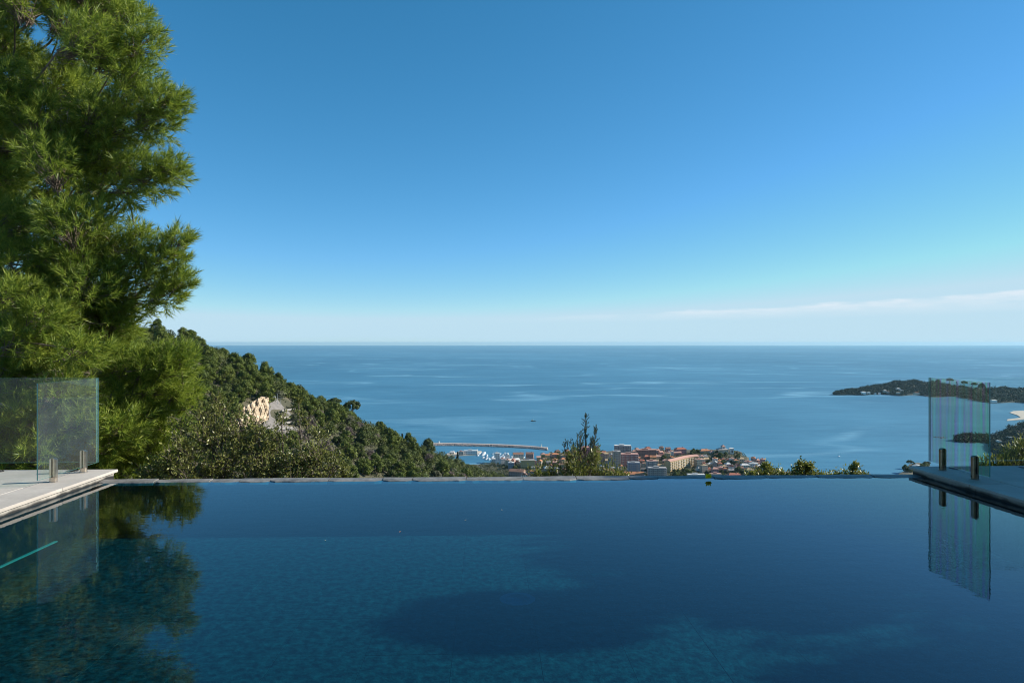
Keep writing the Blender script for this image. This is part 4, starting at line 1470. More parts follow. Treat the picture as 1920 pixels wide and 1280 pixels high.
def boat(kind):
    b = MB()
    if kind == 'motor':
        hull(b, 13, 4, 1.5)
        b.box(-4.5, 2.5, -1.5, 1.5, 1.5, 3.0)
        b.box(-4.0, 1.9, -1.52, 1.52, 2.2, 2.7, 1)
        b.box(-4.0, 0.5, -1.3, 1.3, 3.0, 3.9)
    else:
        hull(b, 11, 3.4, 1.2)
        b.box(-2.0, 2.0, -0.9, 0.9, 1.2, 1.8)
        b.tube([(0.8, 0, 1.2), (0.8, 0, 14)], [0.14, 0.09], 4, 2)
        b.tube([(0.8, 0, 2.3), (-4.2, 0, 2.4)], [0.22, 0.16], 5, 1)
    me = bpy.data.meshes.new(kind)
    me.from_pydata(b.v, [], b.f)
    for m in (M_HULL, M_NAVY, M_MAST):
        me.materials.append(m)
    me.polygons.foreach_set('material_index', np.array(b.m, dtype=np.int32))
    return me


ME_MOTOR, ME_SAIL = boat('motor'), boat('sail')
nb = 0
for row in range(7):
    yy = 851.5 + row * 2.5
    for k in range(12):
        px = 893 + row * 4.5 + k * 7.6 + random.uniform(-1, 1)
        if random.random() < 0.15 or px > 990 - row * 2:
            continue
        p = on_z(px, yy + 0.02 * (px - 900) * -1 + random.uniform(-0.4, 0.4), SEA)
        ml = random.random() < 0.6
        o = bpy.data.objects.new('motor_yacht' if ml else 'sailing_boat', ME_MOTOR if ml else ME_SAIL)
        col.objects.link(o)
        o.location = (p[0], p[1], SEA + 0.2)
        o.rotation_euler = (0, 0, random.choice((1.2, 1.35, 1.5)) + math.pi * random.randrange(2))
        s = random.uniform(0.75, 1.25)
        o.scale = (s, s, s)
        tag(o, 'white motor yacht moored in the marina below the jetty' if ml else 'white sailing boat with bare mast moored in the marina', 'boat', 'boats moored in the marina')
        nb += 1
# the boat out on the bay
p = on_z(1000, 789.5, SEA)
e = empty('fishing_boat', (p[0], p[1], SEA), 0.1)
b = MB()
hull(b, 17, 4.5, 1.8)
b.build('hull', mat('dark_hull', (0.03, 0.045, 0.05), None, 0.5), e)
b = MB()
b.box(-6, -1, -1.5, 1.5, 1.8, 4.2)
b.build('cabin', mat('tan_cabin', (0.45, 0.36, 0.22), None, 0.6), e)
b = MB()
b.tube([(1, 0, 1.8), (1, 0, 13)], [0.15, 0.08], 5)
b.build('mast', M_MAST, e)
tag(e, 'small dark boat with a mast alone out on the bay', 'boat')
p = on_z(1573.5, 855.5, SEA)
e = empty('sailing_boat', (p[0], p[1], SEA), 1.2)
b = MB()
hull(b, 9, 3, 1.2)
b.build('hull', M_HULL, e)
b = MB()
b.add([(0.6, 0, 1.6), (-3.8, 0.2, 1.9), (0.6, 0.05, 10.5), (0.6, 0.08, 1.6), (-3.8, 0.28, 1.9), (0.6, 0.13, 10.5)], [(0, 1, 2), (5, 4, 3), (0, 3, 4, 1), (1, 4, 5, 2), (2, 5, 3, 0)])
b.build('sail', mat('sail_cloth', (0.8, 0.8, 0.78), None, 0.8), e)
b = MB()
b.tube([(0.7, 0, 1.2), (0.7, 0, 11.5)], [0.12, 0.07], 5)
b.build('mast', M_MAST, e)
tag(e, 'white sailing boat under way near the right deck', 'boat')

# ------------------------------------------------------------------ pool, decks, weir
DECK = 0.085
PX0, PX1 = -4.43, 5.12           # pool side walls
PY0, PY1 = 2.2, 7.84             # near end (behind the camera's foot line) and weir
FLOOR = -0.555
DYL, DYR = 8.25, 8.12
M_TRAV = mat('pale_travertine', (0.33, 0.305, 0.27), (0.54, 0.50, 0.45), 0.75, 1.3, 0.004, 30, detail=12)


def wet_stone():
    m = mat('pool_side_stone', (0.24, 0.23, 0.21), (0.50, 0.47, 0.42), 0.7, 5, 0.006, 24)
    nt = m.node_tree
    N, L = nt.nodes, nt.links
    bs = N['Principled BSDF']
    src = bs.inputs['Base Color'].links[0].from_socket
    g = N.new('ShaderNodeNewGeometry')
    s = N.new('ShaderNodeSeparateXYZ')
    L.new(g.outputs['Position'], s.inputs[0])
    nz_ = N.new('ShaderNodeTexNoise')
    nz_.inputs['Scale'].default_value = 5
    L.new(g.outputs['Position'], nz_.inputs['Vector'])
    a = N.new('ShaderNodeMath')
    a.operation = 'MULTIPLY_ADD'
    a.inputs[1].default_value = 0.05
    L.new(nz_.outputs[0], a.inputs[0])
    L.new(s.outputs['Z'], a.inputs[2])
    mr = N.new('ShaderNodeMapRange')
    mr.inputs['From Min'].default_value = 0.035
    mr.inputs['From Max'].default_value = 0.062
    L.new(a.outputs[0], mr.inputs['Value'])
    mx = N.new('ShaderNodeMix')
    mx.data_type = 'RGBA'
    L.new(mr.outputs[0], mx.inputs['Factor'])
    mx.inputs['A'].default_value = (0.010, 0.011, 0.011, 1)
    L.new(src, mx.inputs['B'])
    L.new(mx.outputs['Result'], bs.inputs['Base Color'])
    return m


M_SIDE = wet_stone()
M_SLATE = mat('dark_slate', (0.0008, 0.0050, 0.0056), (0.030, 0.108, 0.092), 0.8, 15.0, 0.015, 30, detail=12)
_r = [n_ for n_ in M_SLATE.node_tree.nodes if n_.type == 'VALTORGB'][0]
_r.color_ramp.elements[0].position = 0.40
_r.color_ramp.elements[1].position = 0.74
M_STRIP = mat('pale_green', (0.20, 0.42, 0.28), (0.30, 0.52, 0.34), 0.5, 3)  # for the narrow pale green strip under water along the left wall


def deck(x0, x1, edge_sign, DY1):
    """a terrace of slabs; edge_sign: +1 where the pool lies to its right"""
    t = empty('pool_deck', ((x0 + x1) / 2, 4.0, 0))
    tag(t, kind='structure')
    ox, oy = (x0 + x1) / 2, 4.0
    b = MB()
    wx0, wx1 = (x0, x1 - 0.035) if edge_sign > 0 else (x0 + 0.035, x1)
    b.box(wx0 - ox, wx1 - ox - (0.30 if edge_sign > 0 else 0), -3 - oy, DY1 - 0.03 - oy, -2.6, DECK - 0.031) if edge_sign > 0 else b.box(wx0 + 0.30 - ox, wx1 - ox, -3 - oy, DY1 - 0.03 - oy, -2.6, DECK - 0.031)
    b.build('deck_bed', mat('mortar_bed', (0.20, 0.19, 0.17), None, 0.95), t)
    # facing stones along the water
    n = 9
    ys = np.linspace(-0.4, DY1 - 0.03, n)
    for i in range(n - 1):
        b = MB()
        xa, xb = ((x1 - 0.333, x1 - 0.035 + random.uniform(-0.004, 0.004)) if edge_sign > 0 else (x0 + 0.035 + random.uniform(-0.004, 0.004), x0 + 0.333))
        b.box(xa - ox, xb - ox, ys[i] + 0.003 - oy, ys[i + 1] - 0.003 - oy, -0.75, DECK - 0.032, top=0.004)
        b.build('facing_stone', M_SIDE, t)
    # paving: a narrow nosing row by the water, then square slabs
    xe = x1 if edge_sign > 0 else x0
    edges = [0.0, 0.42]
    while edges[-1] < abs(x1 - x0) - 0.2:
        edges.append(edges[-1] + 0.92)
    for i in range(len(edges) - 1):
        stepy = 1.05 if i == 0 else 0.92
        y1 = DY1
        k = 0
        while y1 > 2.4:
            y0 = y1 - stepy
            g = 0.004
            b = MB()
            if edge_sign > 0:
                xa, xb = xe - edges[i + 1], xe - edges[i]
            else:
                xa, xb = xe + edges[i], xe + edges[i + 1]
            dz = random.uniform(-0.0012, 0.0012)
            b.box(xa + g - ox, xb - g - ox, y0 + g - oy, y1 - g - oy, DECK - 0.03, DECK + dz, top=0.003)
            b.build('paving_slab', M_TRAV, t)
            y1 = y0
            k += 1
    return t


deck(-10.6, PX0 + 0.035, +1, DYL)
deck(PX1 - 0.035, 11.0, -1, DYR)

# weir: a row of cut stones over which the water leaves
wt = empty('weir_wall', (0, 7.95, 0))
tag(wt, 'low stone edge of the pool where the water runs over', 'pool edge')
M_COPE = mat('weir_stone', (0.10, 0.10, 0.095), (0.26, 0.25, 0.235), 0.55, 7, 0.006, 22)
b = MB()
b.box(PX0 + 0.004, PX1 - 0.004, -0.10, 0.06, -2.6, -0.30)
b.build('wall_core', mat('mortar_bed', (0.2, 0.19, 0.17)), wt)
xs = [PX0 + 0.004]
while xs[-1] < PX1 - 0.9:
    xs.append(xs[-1] + random.choice((0.62, 0.62, 0.66, 0.34, 0.62)))
xs.append(PX1 - 0.004)
for i in range(len(xs) - 1):
    a, c = xs[i] + 0.004, xs[i + 1] - 0.004
    n = max(5, int((c - a) / 0.07))
    tilt = random.uniform(-0.004, 0.004)
    hh = 0.011 + random.uniform(-0.003, 0.004)
    fr = random.uniform(-0.02, 0.02)
    vs, fs = [], []
    for k in range(n + 1):
        x_ = a + (c - a) * k / n
        q_ = (k / n - 0.5)
        edge = -0.115 + fr + random.uniform(-0.012, 0.012) + (0.03 if k in (0, n) else 0)
        tz = hh + tilt * q_ * 2
        vs += [(x_, 0.055, -0.295), (x_, 0.06, tz), (x_, -0.02 + random.uniform(-0.01, 0.01), tz - 0.001), (x_, edge + 0.02, tz - 0.008), (x_, edge, -0.012 + random.uniform(-0.004, 0.004)), (x_, edge - 0.03, -0.045), (x_, edge - 0.03, -0.295)]
    for k in range(n):
        p0, p1 = 7 * k, 7 * (k + 1)
        for j in range(6):
            fs.append((p0 + j, p0 + j + 1, p1 + j + 1, p1 + j))
    fs += [tuple(range(6, -1, -1)), tuple(7 * n + j for j in range(7))]
    b = MB()
    b.add(vs, fs)
    b.build('coping_stone', M_COPE, wt)

# basin: floor slabs and the near wall
pt = empty('pool_basin', (0, 5, FLOOR))
tag(pt, kind='structure')
b = MB()
b.box(PX0 - 0.3, PX1 + 0.3, PY0 - 0.4 - 5, PY1 + 0.2 - 5, -0.5, -0.022)
b.build('basin_bed', mat('mortar_dark', (0.03, 0.05, 0.05), None, 0.9), pt)
nx_, ny_ = 16, 9
sx_, sy_ = (PX1 - PX0) / nx_, (PY1 - PY0) / ny_
for i in range(nx_):
    for j in range(ny_):
        b = MB()
        b.box(PX0 + i * sx_ + 0.0012, PX0 + (i + 1) * sx_ - 0.0012, PY0 + j * sy_ + 0.0012 - 5, PY0 + (j + 1) * sy_ - 0.0012 - 5, -0.02, random.uniform(-0.001, 0.001), top=0.0015)
        b.build('floor_slab', M_SLATE, pt)
b = MB()
b.box(PX0, PX1, PY0 - 0.3 - 5, PY0 - 5, -0.3, -FLOOR + 0.06)
b.build('near_wall', M_SLATE, pt)
b = MB()
b.box(PX0 + 0.008, PX1 - 0.008, PY1 - 0.075 - 5, PY1 - 0.055 - 5, 0.0, -FLOOR - 0.014)
b.build('far_wall', M_SLATE, pt)
b = MB()
b.box(PX0 + 0.008, PX0 + 0.04, PY0 - 5, 7.1 - 5, 0.114, 0.124)
b.build('pale_strip', M_STRIP, pt)
b = MB()
b.lathe([(0.150, 0.001), (0.150, 0.004), (0.146, 0.006), (0.104, 0.006), (0.100, 0.004), (0.100, 0.0015)], 32)
p = on_z(970, 1123, FLOOR)
dr = b.build('drain_ring', mat('drain_plastic', (0.03, 0.09, 0.12), None, 0.5), None, True)
dr.location = (p[0], p[1], FLOOR)
tag(dr, 'round main drain ring on the dark pool floor', 'drain')

mw = bpy.data.materials.new('pool_water')
mw.use_nodes = True
N, L = mw.node_tree.nodes, mw.node_tree.links
N.clear()
wo = N.new('ShaderNodeOutputMaterial')
fr = N.new('ShaderNodeFresnel')
fr.inputs['IOR'].default_value = 1.43
gl = N.new('ShaderNodeBsdfGlossy')
gl.inputs['Roughness'].default_value = 0.008
gl.inputs['Color'].default_value = (1, 1, 1, 1)
tr = N.new('ShaderNodeBsdfTransparent')
tr.inputs['Color'].default_value = (0.18, 0.58, 0.73, 1)
mx = N.new('ShaderNodeMixShader')
geo = N.new('ShaderNodeNewGeometry')
h1 = nmap(5.5, 1.0, 1.6, 3, 0.5)
h2 = nmap(26.0, 1.0, 1.5, 2, 0.5, 4.0)
hh = sm('ADD', h1, sm('MULTIPLY', h2, 0.16))
bpn = N.new('ShaderNodeBump')
bpn.inputs['Strength'].default_value = 1.0
bpn.inputs['Distance'].default_value = 0.0006
L.new(hh, bpn.inputs['Height'])
for nd in (fr, gl):
    L.new(bpn.outputs[0], nd.inputs['Normal'])
L.new(sm('MULTIPLY', fr.outputs[0], sm('SUBTRACT', 1.0, geo.outputs['Backfacing'])), mx.inputs[0])
L.new(tr.outputs[0], mx.inputs[1])
L.new(gl.outputs[0], mx.inputs[2])
L.new(mx.outputs[0], wo.inputs['Surface'])
V = [(PX0 + 0.003, PY0 - 0.1, 0), (PX1 - 0.003, PY0 - 0.1, 0), (PX1 - 0.003, 7.93, 0), (PX0 + 0.003, 7.93, 0)]
tag(link('pool_water', mesh_np('pool_water', V, [[0, 1, 2, 3]], mw)), kind='structure')
# terrace behind, under the camera
b = MB()
b.box(-10.6, 11.0, -3.0, PY0 - 0.305, -2.6, DECK - 0.004, top=0.004)
tag(b.build('terrace', M_TRAV), kind='structure')

# unseen villa added behind the camera to darken what the glass reflects
vt = empty('villa', (0.5, -3.0, 0))
tag(vt, 'unseen cream two-storey villa added behind the pool terrace to dim the glass reflections', 'villa')
b = MB()
b.box(-11, 10.5, -9, -0.005, -2.6, 6.4)
b.build('wall', wallmat('cream'), vt)
b = MB()
b.add([(-11.8, -9.8, 6.403), (11.3, -9.8, 6.403), (11.3, 0.7, 6.403), (-11.8, 0.7, 6.403), (-6.5, -4.5, 8.6), (6.0, -4.5, 8.6)], [(0, 1, 5, 4), (1, 2, 5), (2, 3, 4, 5), (3, 0, 4), (3, 2, 1, 0)])
b.build('roof', roofmat('orange'), vt)
for k, x_ in enumerate((-8.5, -4.2, 0.0, 4.2, 8.0)):
    for z0_, z1_ in ((0.2, 2.5), (3.6, 5.5)):
        b = MB()
        b.box(x_ - 1.1, x_ + 1.1, -0.003, 0.04, z0_, z1_)
        f_ = b.build('window', mat('window_frame', (0.6, 0.6, 0.58), None, 0.5), vt)
        b = MB()
        b.box(x_ - 1.0, x_ + 1.0, 0.041, 0.05, z0_ + 0.1, z1_ - 0.1)
        b.build('pane', M_WIN, f_)

# ------------------------------------------------------------------ glass panels
def glassmat(name, tint, dust, stress):
    m = bpy.data.materials.new(name)
    m.use_nodes = True
    N, L = m.node_tree.nodes, m.node_tree.links
    N.clear()
    out = N.new('ShaderNodeOutputMaterial')
    t = N.new('ShaderNodeBsdfTransparent')
    t.inputs['Color'].default_value = (*tint, 1)
    g = N.new('ShaderNodeBsdfGlossy')
    g.inputs['Roughness'].default_value = 0.0
    f = N.new('ShaderNodeFresnel')
    f.inputs['IOR'].default_value = 1.5
    mx = N.new('ShaderNodeMixShader')
    gb = N.new('ShaderNodeNewGeometry')
    inv = N.new('ShaderNodeMath')
    inv.operation = 'SUBTRACT'
    inv.inputs[0].default_value = 1.0
    L.new(gb.outputs['Backfacing'], inv.inputs[1])
    fm = N.new('ShaderNodeMath')
    fm.operation = 'MULTIPLY'
    L.new(f.outputs[0], fm.inputs[0])
    L.new(inv.outputs[0], fm.inputs[1])
    L.new(fm.outputs[0], mx.inputs[0])
    tc = N.new('ShaderNodeTexCoord')
    if stress:
        # quench marks of toughened glass: soft coloured stripes
        mp = N.new('ShaderNodeMapping')
        mp.inputs['Scale'].default_value = (1, 7.0, 0.12)
        L.new(tc.outputs['Object'], mp.inputs['Vector'])
        nz_ = N.new('ShaderNodeTexNoise')
        nz_.inputs['Scale'].default_value = 1.7
        nz_.inputs['Detail'].default_value = 2.5
        L.new(mp.outputs[0], nz_.inputs['Vector'])
        r = N.new('ShaderNodeValToRGB')
        cols_ = [(0.32, (0.91, 0.92, 0.82)), (0.41, (0.86, 0.86, 0.94)), (0.46, (0.96, 0.68, 0.84)), (0.50, (0.68, 0.96, 0.73)), (0.55, (0.97, 0.82, 0.82)), (0.61, (0.74, 0.95, 0.90)), (0.68, (0.94, 0.92, 0.76))]
        r.color_ramp.elements[0].position, r.color_ramp.elements[0].color = cols_[0][0], (*cols_[0][1], 1)
        r.color_ramp.elements[1].position, r.color_ramp.elements[1].color = cols_[-1][0], (*cols_[-1][1], 1)
        for p_, c_ in cols_[1:-1]:
            e_ = r.color_ramp.elements.new(p_)
            e_.color = (*c_, 1)
        L.new(nz_.outputs[0], r.inputs[0])
        mc = N.new('ShaderNodeMix')
        mc.data_type = 'RGBA'
        mc.inputs['Factor'].default_value = stress
        mc.inputs['A'].default_value = (*tint, 1)
        L.new(r.outputs[0], mc.inputs['B'])
        L.new(mc.outputs['Result'], t.inputs['Color'])
    d = N.new('ShaderNodeBsdfDiffuse')
    d.inputs['Color'].default_value = (0.62, 0.66, 0.66, 1)
    md = N.new('ShaderNodeMixShader')
    n2 = N.new('ShaderNodeTexNoise')
    n2.inputs['Scale'].default_value = 3.0
    n2.inputs['Detail'].default_value = 8
    L.new(tc.outputs['Object'], n2.inputs['Vector'])
    mm = N.new('ShaderNodeMath')
    mm.operation = 'MULTIPLY'
    mm.inputs[1].default_value = dust
    L.new(n2.outputs[0], mm.inputs[0])
    L.new(mm.outputs[0], md.inputs[0])
    L.new(t.outputs[0], md.inputs[1])
    L.new(d.outputs[0], md.inputs[2])
    L.new(md.outputs[0], mx.inputs[1])
    L.new(g.outputs[0], mx.inputs[2])
    L.new(mx.outputs[0], out.inputs['Surface'])
    return m


M_GA = glassmat('panel_glass', (0.95, 0.985, 0.98), 0.04, 0.16)
M_GB = glassmat('toughened_glass', (0.93, 0.96, 0.93), 0.04, 1.0)
M_GC = glassmat('clear_glass', (0.97, 0.99, 0.98), 0.008, 0.0)
M_EDGE = mat('glass_edge', (0.10, 0.34, 0.33), (0.16, 0.42, 0.40), 0.2, 4)
M_STEEL = mat('brushed_steel', (0.56, 0.47, 0.37), (0.72, 0.64, 0.54), 0.28, 30, metal=1.0)
M_STEELD = mat('dark_brown_steel', (0.20, 0.15, 0.10), (0.34, 0.28, 0.21), 0.32, 12, metal=1.0)  # darker, browner steel for the spigots on the right deck


def panel(x0, x1, y0, y1, m, label, spig, steel, parent_loc):
    t = empty('glass_panel', parent_loc)
    tag(t, label, 'glass panel')
    ox, oy, oz = parent_loc
    z0, z1 = DECK + 0.066, DECK + 1.075
    vs = [(x0 - ox, y0 - oy, z0 - oz), (x1 - ox, y0 - oy, z0 - oz), (x1 - ox, y1 - oy, z0 - oz), (x0 - ox, y1 - oy, z0 - oz), (x0 - ox, y0 - oy, z1 - oz), (x1 - ox, y0 - oy, z1 - oz), (x1 - ox, y1 - oy, z1 - oz), (x0 - ox, y1 - oy, z1 - oz)]
    alongy = (y1 - y0) > (x1 - x0)
    fs = [(3, 2, 1, 0), (0, 1, 5, 4), (1, 2, 6, 5), (2, 3, 7, 6), (3, 0, 4, 7), (4, 5, 6, 7)]
    edge = {0: 1, 5: 1, 1: 1 if alongy else 0, 3: 1 if alongy else 0, 2: 0 if alongy else 1, 4: 0 if alongy else 1}
    b = MB()
    for i, f in enumerate(fs):
        b.add([vs[j] for j in f], [(0, 1, 2, 3)], edge[i])
    b.build('pane', [m, M_EDGE], t)
    for sy in spig:
        xc = (x0 + x1) / 2 - ox
        s = empty('spigot', (xc, sy - oy, DECK - oz))
        s.parent = t
        b = MB()          # two jaws either side of the glass, with a slanted top
        for sg in (-1, 1):
            xa, xb = (0.0075, 0.036) if sg > 0 else (-0.036, -0.0075)
            zt0, zt1 = (0.262, 0.250) if sg > 0 else (0.250, 0.262)
            if sg < 0:
                zt0, zt1 = 0.250, 0.262
            r_ = 0.027
            vs = []
            n = 6
            outer = 0.036 * sg
            inner = 0.0075 * sg
            prof = [(inner, -r_), (outer * 0.72, -r_), (outer, -r_ * 0.55), (outer, r_ * 0.55), (outer * 0.72, r_), (inner, r_)]
            for zc in (0.055, None):
                for (x_, y_) in prof:
                    vs.append((x_, y_, zc if zc is not None else 0.262 - abs(x_) * 0.55))
            k = len(prof)
            fs = [(i, (i + 1) % k, (i + 1) % k + k, i + k) for i in range(k)] + [tuple(range(k, 2 * k)), tuple(range(k - 1, -1, -1))]
            if sg < 0:
                fs = [tuple(reversed(f)) for f in fs]
            b.add(vs, fs)
        b.build('clamp_jaw', steel, s)
        b = MB()
        b.lathe([(0.043, 0.0005), (0.043, 0.006), (0.0385, 0.010), (0.0385, 0.054)], 18)
        b.build('base', steel, s)
        b = MB()
        b.tube([(-0.0385, 0, 0.033), (-0.0405, 0, 0.033)], [0.007, 0.007], 8)
        b.build('grub_screw', M_TYRE, s)
    return t


a = on_z(100, 903, DECK)
c = on_z(157, 885, DECK)
XL = (a[0] + c[0]) / 2
YL0, YL1 = on_x(70, XL), min(on_x(186, XL), DYL + 0.11)
panel(XL - 0.006, XL + 0.006, YL0, YL1, M_GA, 'left glass panel on two bright steel spigots beside the pool', [a[1], c[1]], M_STEEL, (float(XL), float((YL0 + YL1) / 2), DECK))
panel(-10.4, XL - 0.012, YL1 - 0.012, YL1, M_GC, 'clear glass panel along the far edge of the left deck', [], M_STEEL, (-7.5, float(YL1), DECK))
a2 = on_z(1770, 881, DECK)
c2 = on_z(1825, 898, DECK)
XR = (a2[0] + c2[0]) / 2
YR0, YR1 = on_x(1856, XR), min(on_x(1742, XR), DYR + 0.08)
panel(XR - 0.006, XR + 0.006, YR0, YR1, M_GB, 'right glass panel with rainbow stripes on two dark spigots', [a2[1], c2[1]], M_STEELD, (float(XR), float((YR0 + YR1) / 2), DECK))
panel(XR + 0.012, 10.8, YR1 - 0.012, YR1, M_GC, 'clear glass panel along the far edge of the right deck', [], M_STEEL, (8.0, float(YR1), DECK))
print('panels', XL, YL0, YL1, XR, YR0, YR1)
M_BLACK = mat('black_cap', (0.015, 0.015, 0.016), None, 0.5)  # for the plain flat black discs on the decks, not lamps
for px, py, lab in ((136, 882.5, 'flat black round disc on the left deck behind the glass panel'), (1790, 877.5, 'flat black round disc on the right deck behind the glass panel'), (-4, 884, 'flat black round disc on the left deck at the photo border'), (1921, 876, 'flat black round disc on the right deck at the photo border')):
    p = on_z(px, py, DECK)
    b = MB()
    b.lathe([(0.062, 0.0), (0.060, 0.006), (0.045, 0.008)], 20)
    o = b.build('black_disc', M_BLACK)
    o.location = (p[0], p[1], DECK + 0.002)
    tag(o, lab, 'ground light')

# ------------------------------------------------------------------ the big pine on the left
def pine():
    root_xyz = at(-150, 642, 14.6)
    base = np.array([root_xyz[0], root_xyz[1], gz(root_xyz[0], root_xyz[1]) - 0.3])
    t = empty('pine_tree', base)
    tag(t, 'huge bushy pine with long green needles filling the left side', 'tree')
    # (px, py, depth, radius px, direction dx, dz)
    lob = [(205, 8, 13, 46, .7, .4), (245, 40, 12.8, 34, .8, .5), (268, 82, 12.7, 36, .8, .5), (225, 110, 12.8, 46, .6, .3), (262, 150, 12.8, 34, .7, .2),
           (250, 190, 12.9, 45, .6, .3), (300, 205, 12.7, 42, .9, .4), (318, 190, 12.6, 26, .9, .3), (288, 238, 12.9, 34, .8, .0), (235, 240, 12.9, 44, .6, .2),
           (205, 290, 13.0, 44, .6, .3), (255, 318, 12.8, 36, .9, .1), (300, 318, 12.7, 34, 1, .2), (328, 322, 12.6, 24, 1, .2), (280, 345, 12.7, 32, .9, -.1), (240, 362, 12.8, 30, .8, -.2), (195, 350, 13.0, 42, .6, .1),
           (190, 400, 13.0, 30, .6, .2), (172, 440, 13.0, 40, .6, .3), (215, 470, 12.8, 36, .8, .3), (262, 440, 12.7, 20, .5, .9), (258, 462, 12.7, 26, .7, .6), (290, 492, 12.7, 34, .8, .6), (318, 470, 12.6, 26, .8, .8), (338, 450, 12.5, 18, .7, .9), (325, 492, 12.6, 20, .9, .4),
           (240, 515, 12.8, 44, .8, .3), (290, 528, 12.7, 28, .9, .3), (322, 540, 12.6, 26, .9, .6), (340, 528, 12.5, 17, .8, .7), (308, 560, 12.6, 24, .9, .2), (255, 565, 12.8, 38, .7, .0), (210, 570, 12.9, 46, .6, .2),
           (170, 610, 13.0, 46, .6, .2), (225, 615, 12.8, 34, .8, .1), (200, 660, 12.9, 44, .7, .1), (235, 690, 12.6, 42, .7, .4), (290, 690, 12.4, 44, .8, .6), (325, 690, 12.3, 34, .9, .6), (335, 668, 12.3, 22, .8, .8), (300, 730, 12.4, 44, .9, .4), (340, 740, 12.3, 26, 1, .5), (350, 765, 12.3, 16, 1, .4),
           (245, 745, 12.5, 46, .7, .3), (215, 790, 12.5, 44, .6, .3), (285, 780, 12.4, 40, .9, .3), (320, 800, 12.3, 30, .9, .2), (260, 830, 12.4, 42, .8, .2), (300, 845, 12.3, 30, .9, .0), (215, 850, 12.4, 42, .6, .2), (240, 885, 12.3, 36, .7, .0), (190, 720, 12.8, 46, .5, .2), (165, 860, 12.6, 46, .4, .2), (275, 880, 12.2, 24, .8, -.1)]
    lob += [(px_, py_, 11.4 + random.uniform(-.3, .3), 40, .6, .3) for px_, py_ in ((20, 870), (90, 850), (150, 800), (60, 790), (10, 820), (120, 740), (40, 640), (150, 660), (90, 600), (20, 560), (200, 830), (170, 890), (230, 800))]
    holes = [(45, 48, 26), (90, 372, 4), (232, 425, 42), (290, 285, 14), (250, 283, 14), (300, 600, 30)]
    for iy, py in enumerate(np.arange(-470, 900, 56)):
        for ix, px in enumerate(list(np.arange(-520, -60, 105)) + list(np.arange(-40, 205, 44))):
            qx, qy = px + random.uniform(-24, 24), py + random.uniform(-22, 22)
            top_lim = -520 + abs(qx + 140) * 0.5
            if qy < top_lim or any((qx - a_) ** 2 + (qy - b_) ** 2 < (r_ + 26) ** 2 for a_, b_, r_ in holes):
                continue
            dep = random.uniform(12.0, 14.2) if (ix + iy) % 3 else random.uniform(14.5, 17.0)
            lob.append((qx, qy, dep, random.uniform(40, 58), random.uniform(-.2, .7), random.uniform(-.1, .5)))
    P, D, S0, S1, SR = [], [], [], [], []
    tb = MB()
    wood = MB()
    ztop = at(-150, -560, 14.6)[2]
    tx, ty = base[0], base[1]

    def trunk_at(z):
        f = (z - base[2]) / (ztop - base[2])
        return np.array([tx + 0.5 * math.sin(f * 2.2), ty + 0.2 * math.sin(f * 3), z])
    tp = [trunk_at(base[2] + (ztop - base[2]) * f) - base for f in np.linspace(0, 1, 12)]
    wood.tube(tp, [0.34 * (1 - 0.93 * f) + 0.02 for f in np.linspace(0, 1, 12)], 12)
    wood.build('trunk', M_BARK, t, True)
    limbs = MB()
    main = []
    for li, (px, py, dep, rp, dx, dz) in enumerate(lob):
        c = at(px, py, dep)
        r = rp / FPX * dep
        hd = math.hypot(c[0] - tx, c[1] - ty)
        za = max(base[2] + 1.0, min(ztop - 0.6, c[2] - 0.22 * hd - 0.2))
        a_ = trunk_at(za)
        m_ = a_ * 0.45 + c * 0.55 + FWD * random.uniform(1.2, 2.4) + np.array([0, 0, -0.10 * hd + random.uniform(-.2, .2)])
        pts = []
        for k in np.linspace(0, 1, 6):
            pts.append((1 - k) ** 2 * a_ + 2 * k * (1 - k) * m_ + k * k * c + rng.normal(0, 0.04, 3) * (0 < k < 1))
        near = min(main, key=lambda q_: float(np.linalg.norm(q_[0] - c)) + (0.0 if q_[1] < hd + 0.2 else 3.0)) if main else None
        if near is not None and np.linalg.norm(near[0] - c) < 1.25 and li % 3:
            e_ = near[0]                        # a side branch from a bough close by
            pts = [e_, e_ * 0.5 + c * 0.5 + rng.normal(0, 0.10, 3) + np.array([0, 0, -0.06]), c]
            limbs.tube([p_ - base for p_ in pts], [0.018, 0.014, 0.008], 5)
        else:
            main.append((c, hd))
            rr = 0.008 * hd + 0.010
            limbs.tube([p_ - base for p_ in pts], [rr * (1 - 0.85 * k) for k in np.linspace(0, 1, 6)], 6)
        n = int((135 if px > -60 else 55) * (r / 0.5) ** 2) + 8
        q, dq = ball(n, 0.42)
        q = q * np.array([r, r * 1.15, r * 0.8])
        ld = RGT * dx + np.array([0, 0, dz])
        Pk = c + q
        Dk = dq * 0.55 + ld * 0.75 + np.array([0, 0, 0.25]) + rng.normal(0, 0.33, (n, 3))
        P.append(Pk)
        D.append(Dk)
        sel = rng.random(n) < 0.42
        o_ = c - unit(ld[None])[0] * r * 0.9 + rng.normal(0, 0.06, (sel.sum(), 3))
        S0.append(o_)
        S1.append(Pk[sel])
        SR.append(np.full(sel.sum(), 0.008))
    limbs.build('branches', M_BARK, t).name = 'branch'
    P, D = np.concatenate(P) - base, np.concatenate(D)
    V, F = tufts(P, D, 30, 0.21, 0.155, 0.0115)
    o = link('crown', mesh_np('crown', V, F, M_NEEDLE), t)
    V, F = sticks(np.concatenate(S0) - base, np.concatenate(S1) - base, np.concatenate(SR), np.concatenate(SR) * 0.5)
    link('twig', mesh_np('twig', V, F, M_BARK), t)
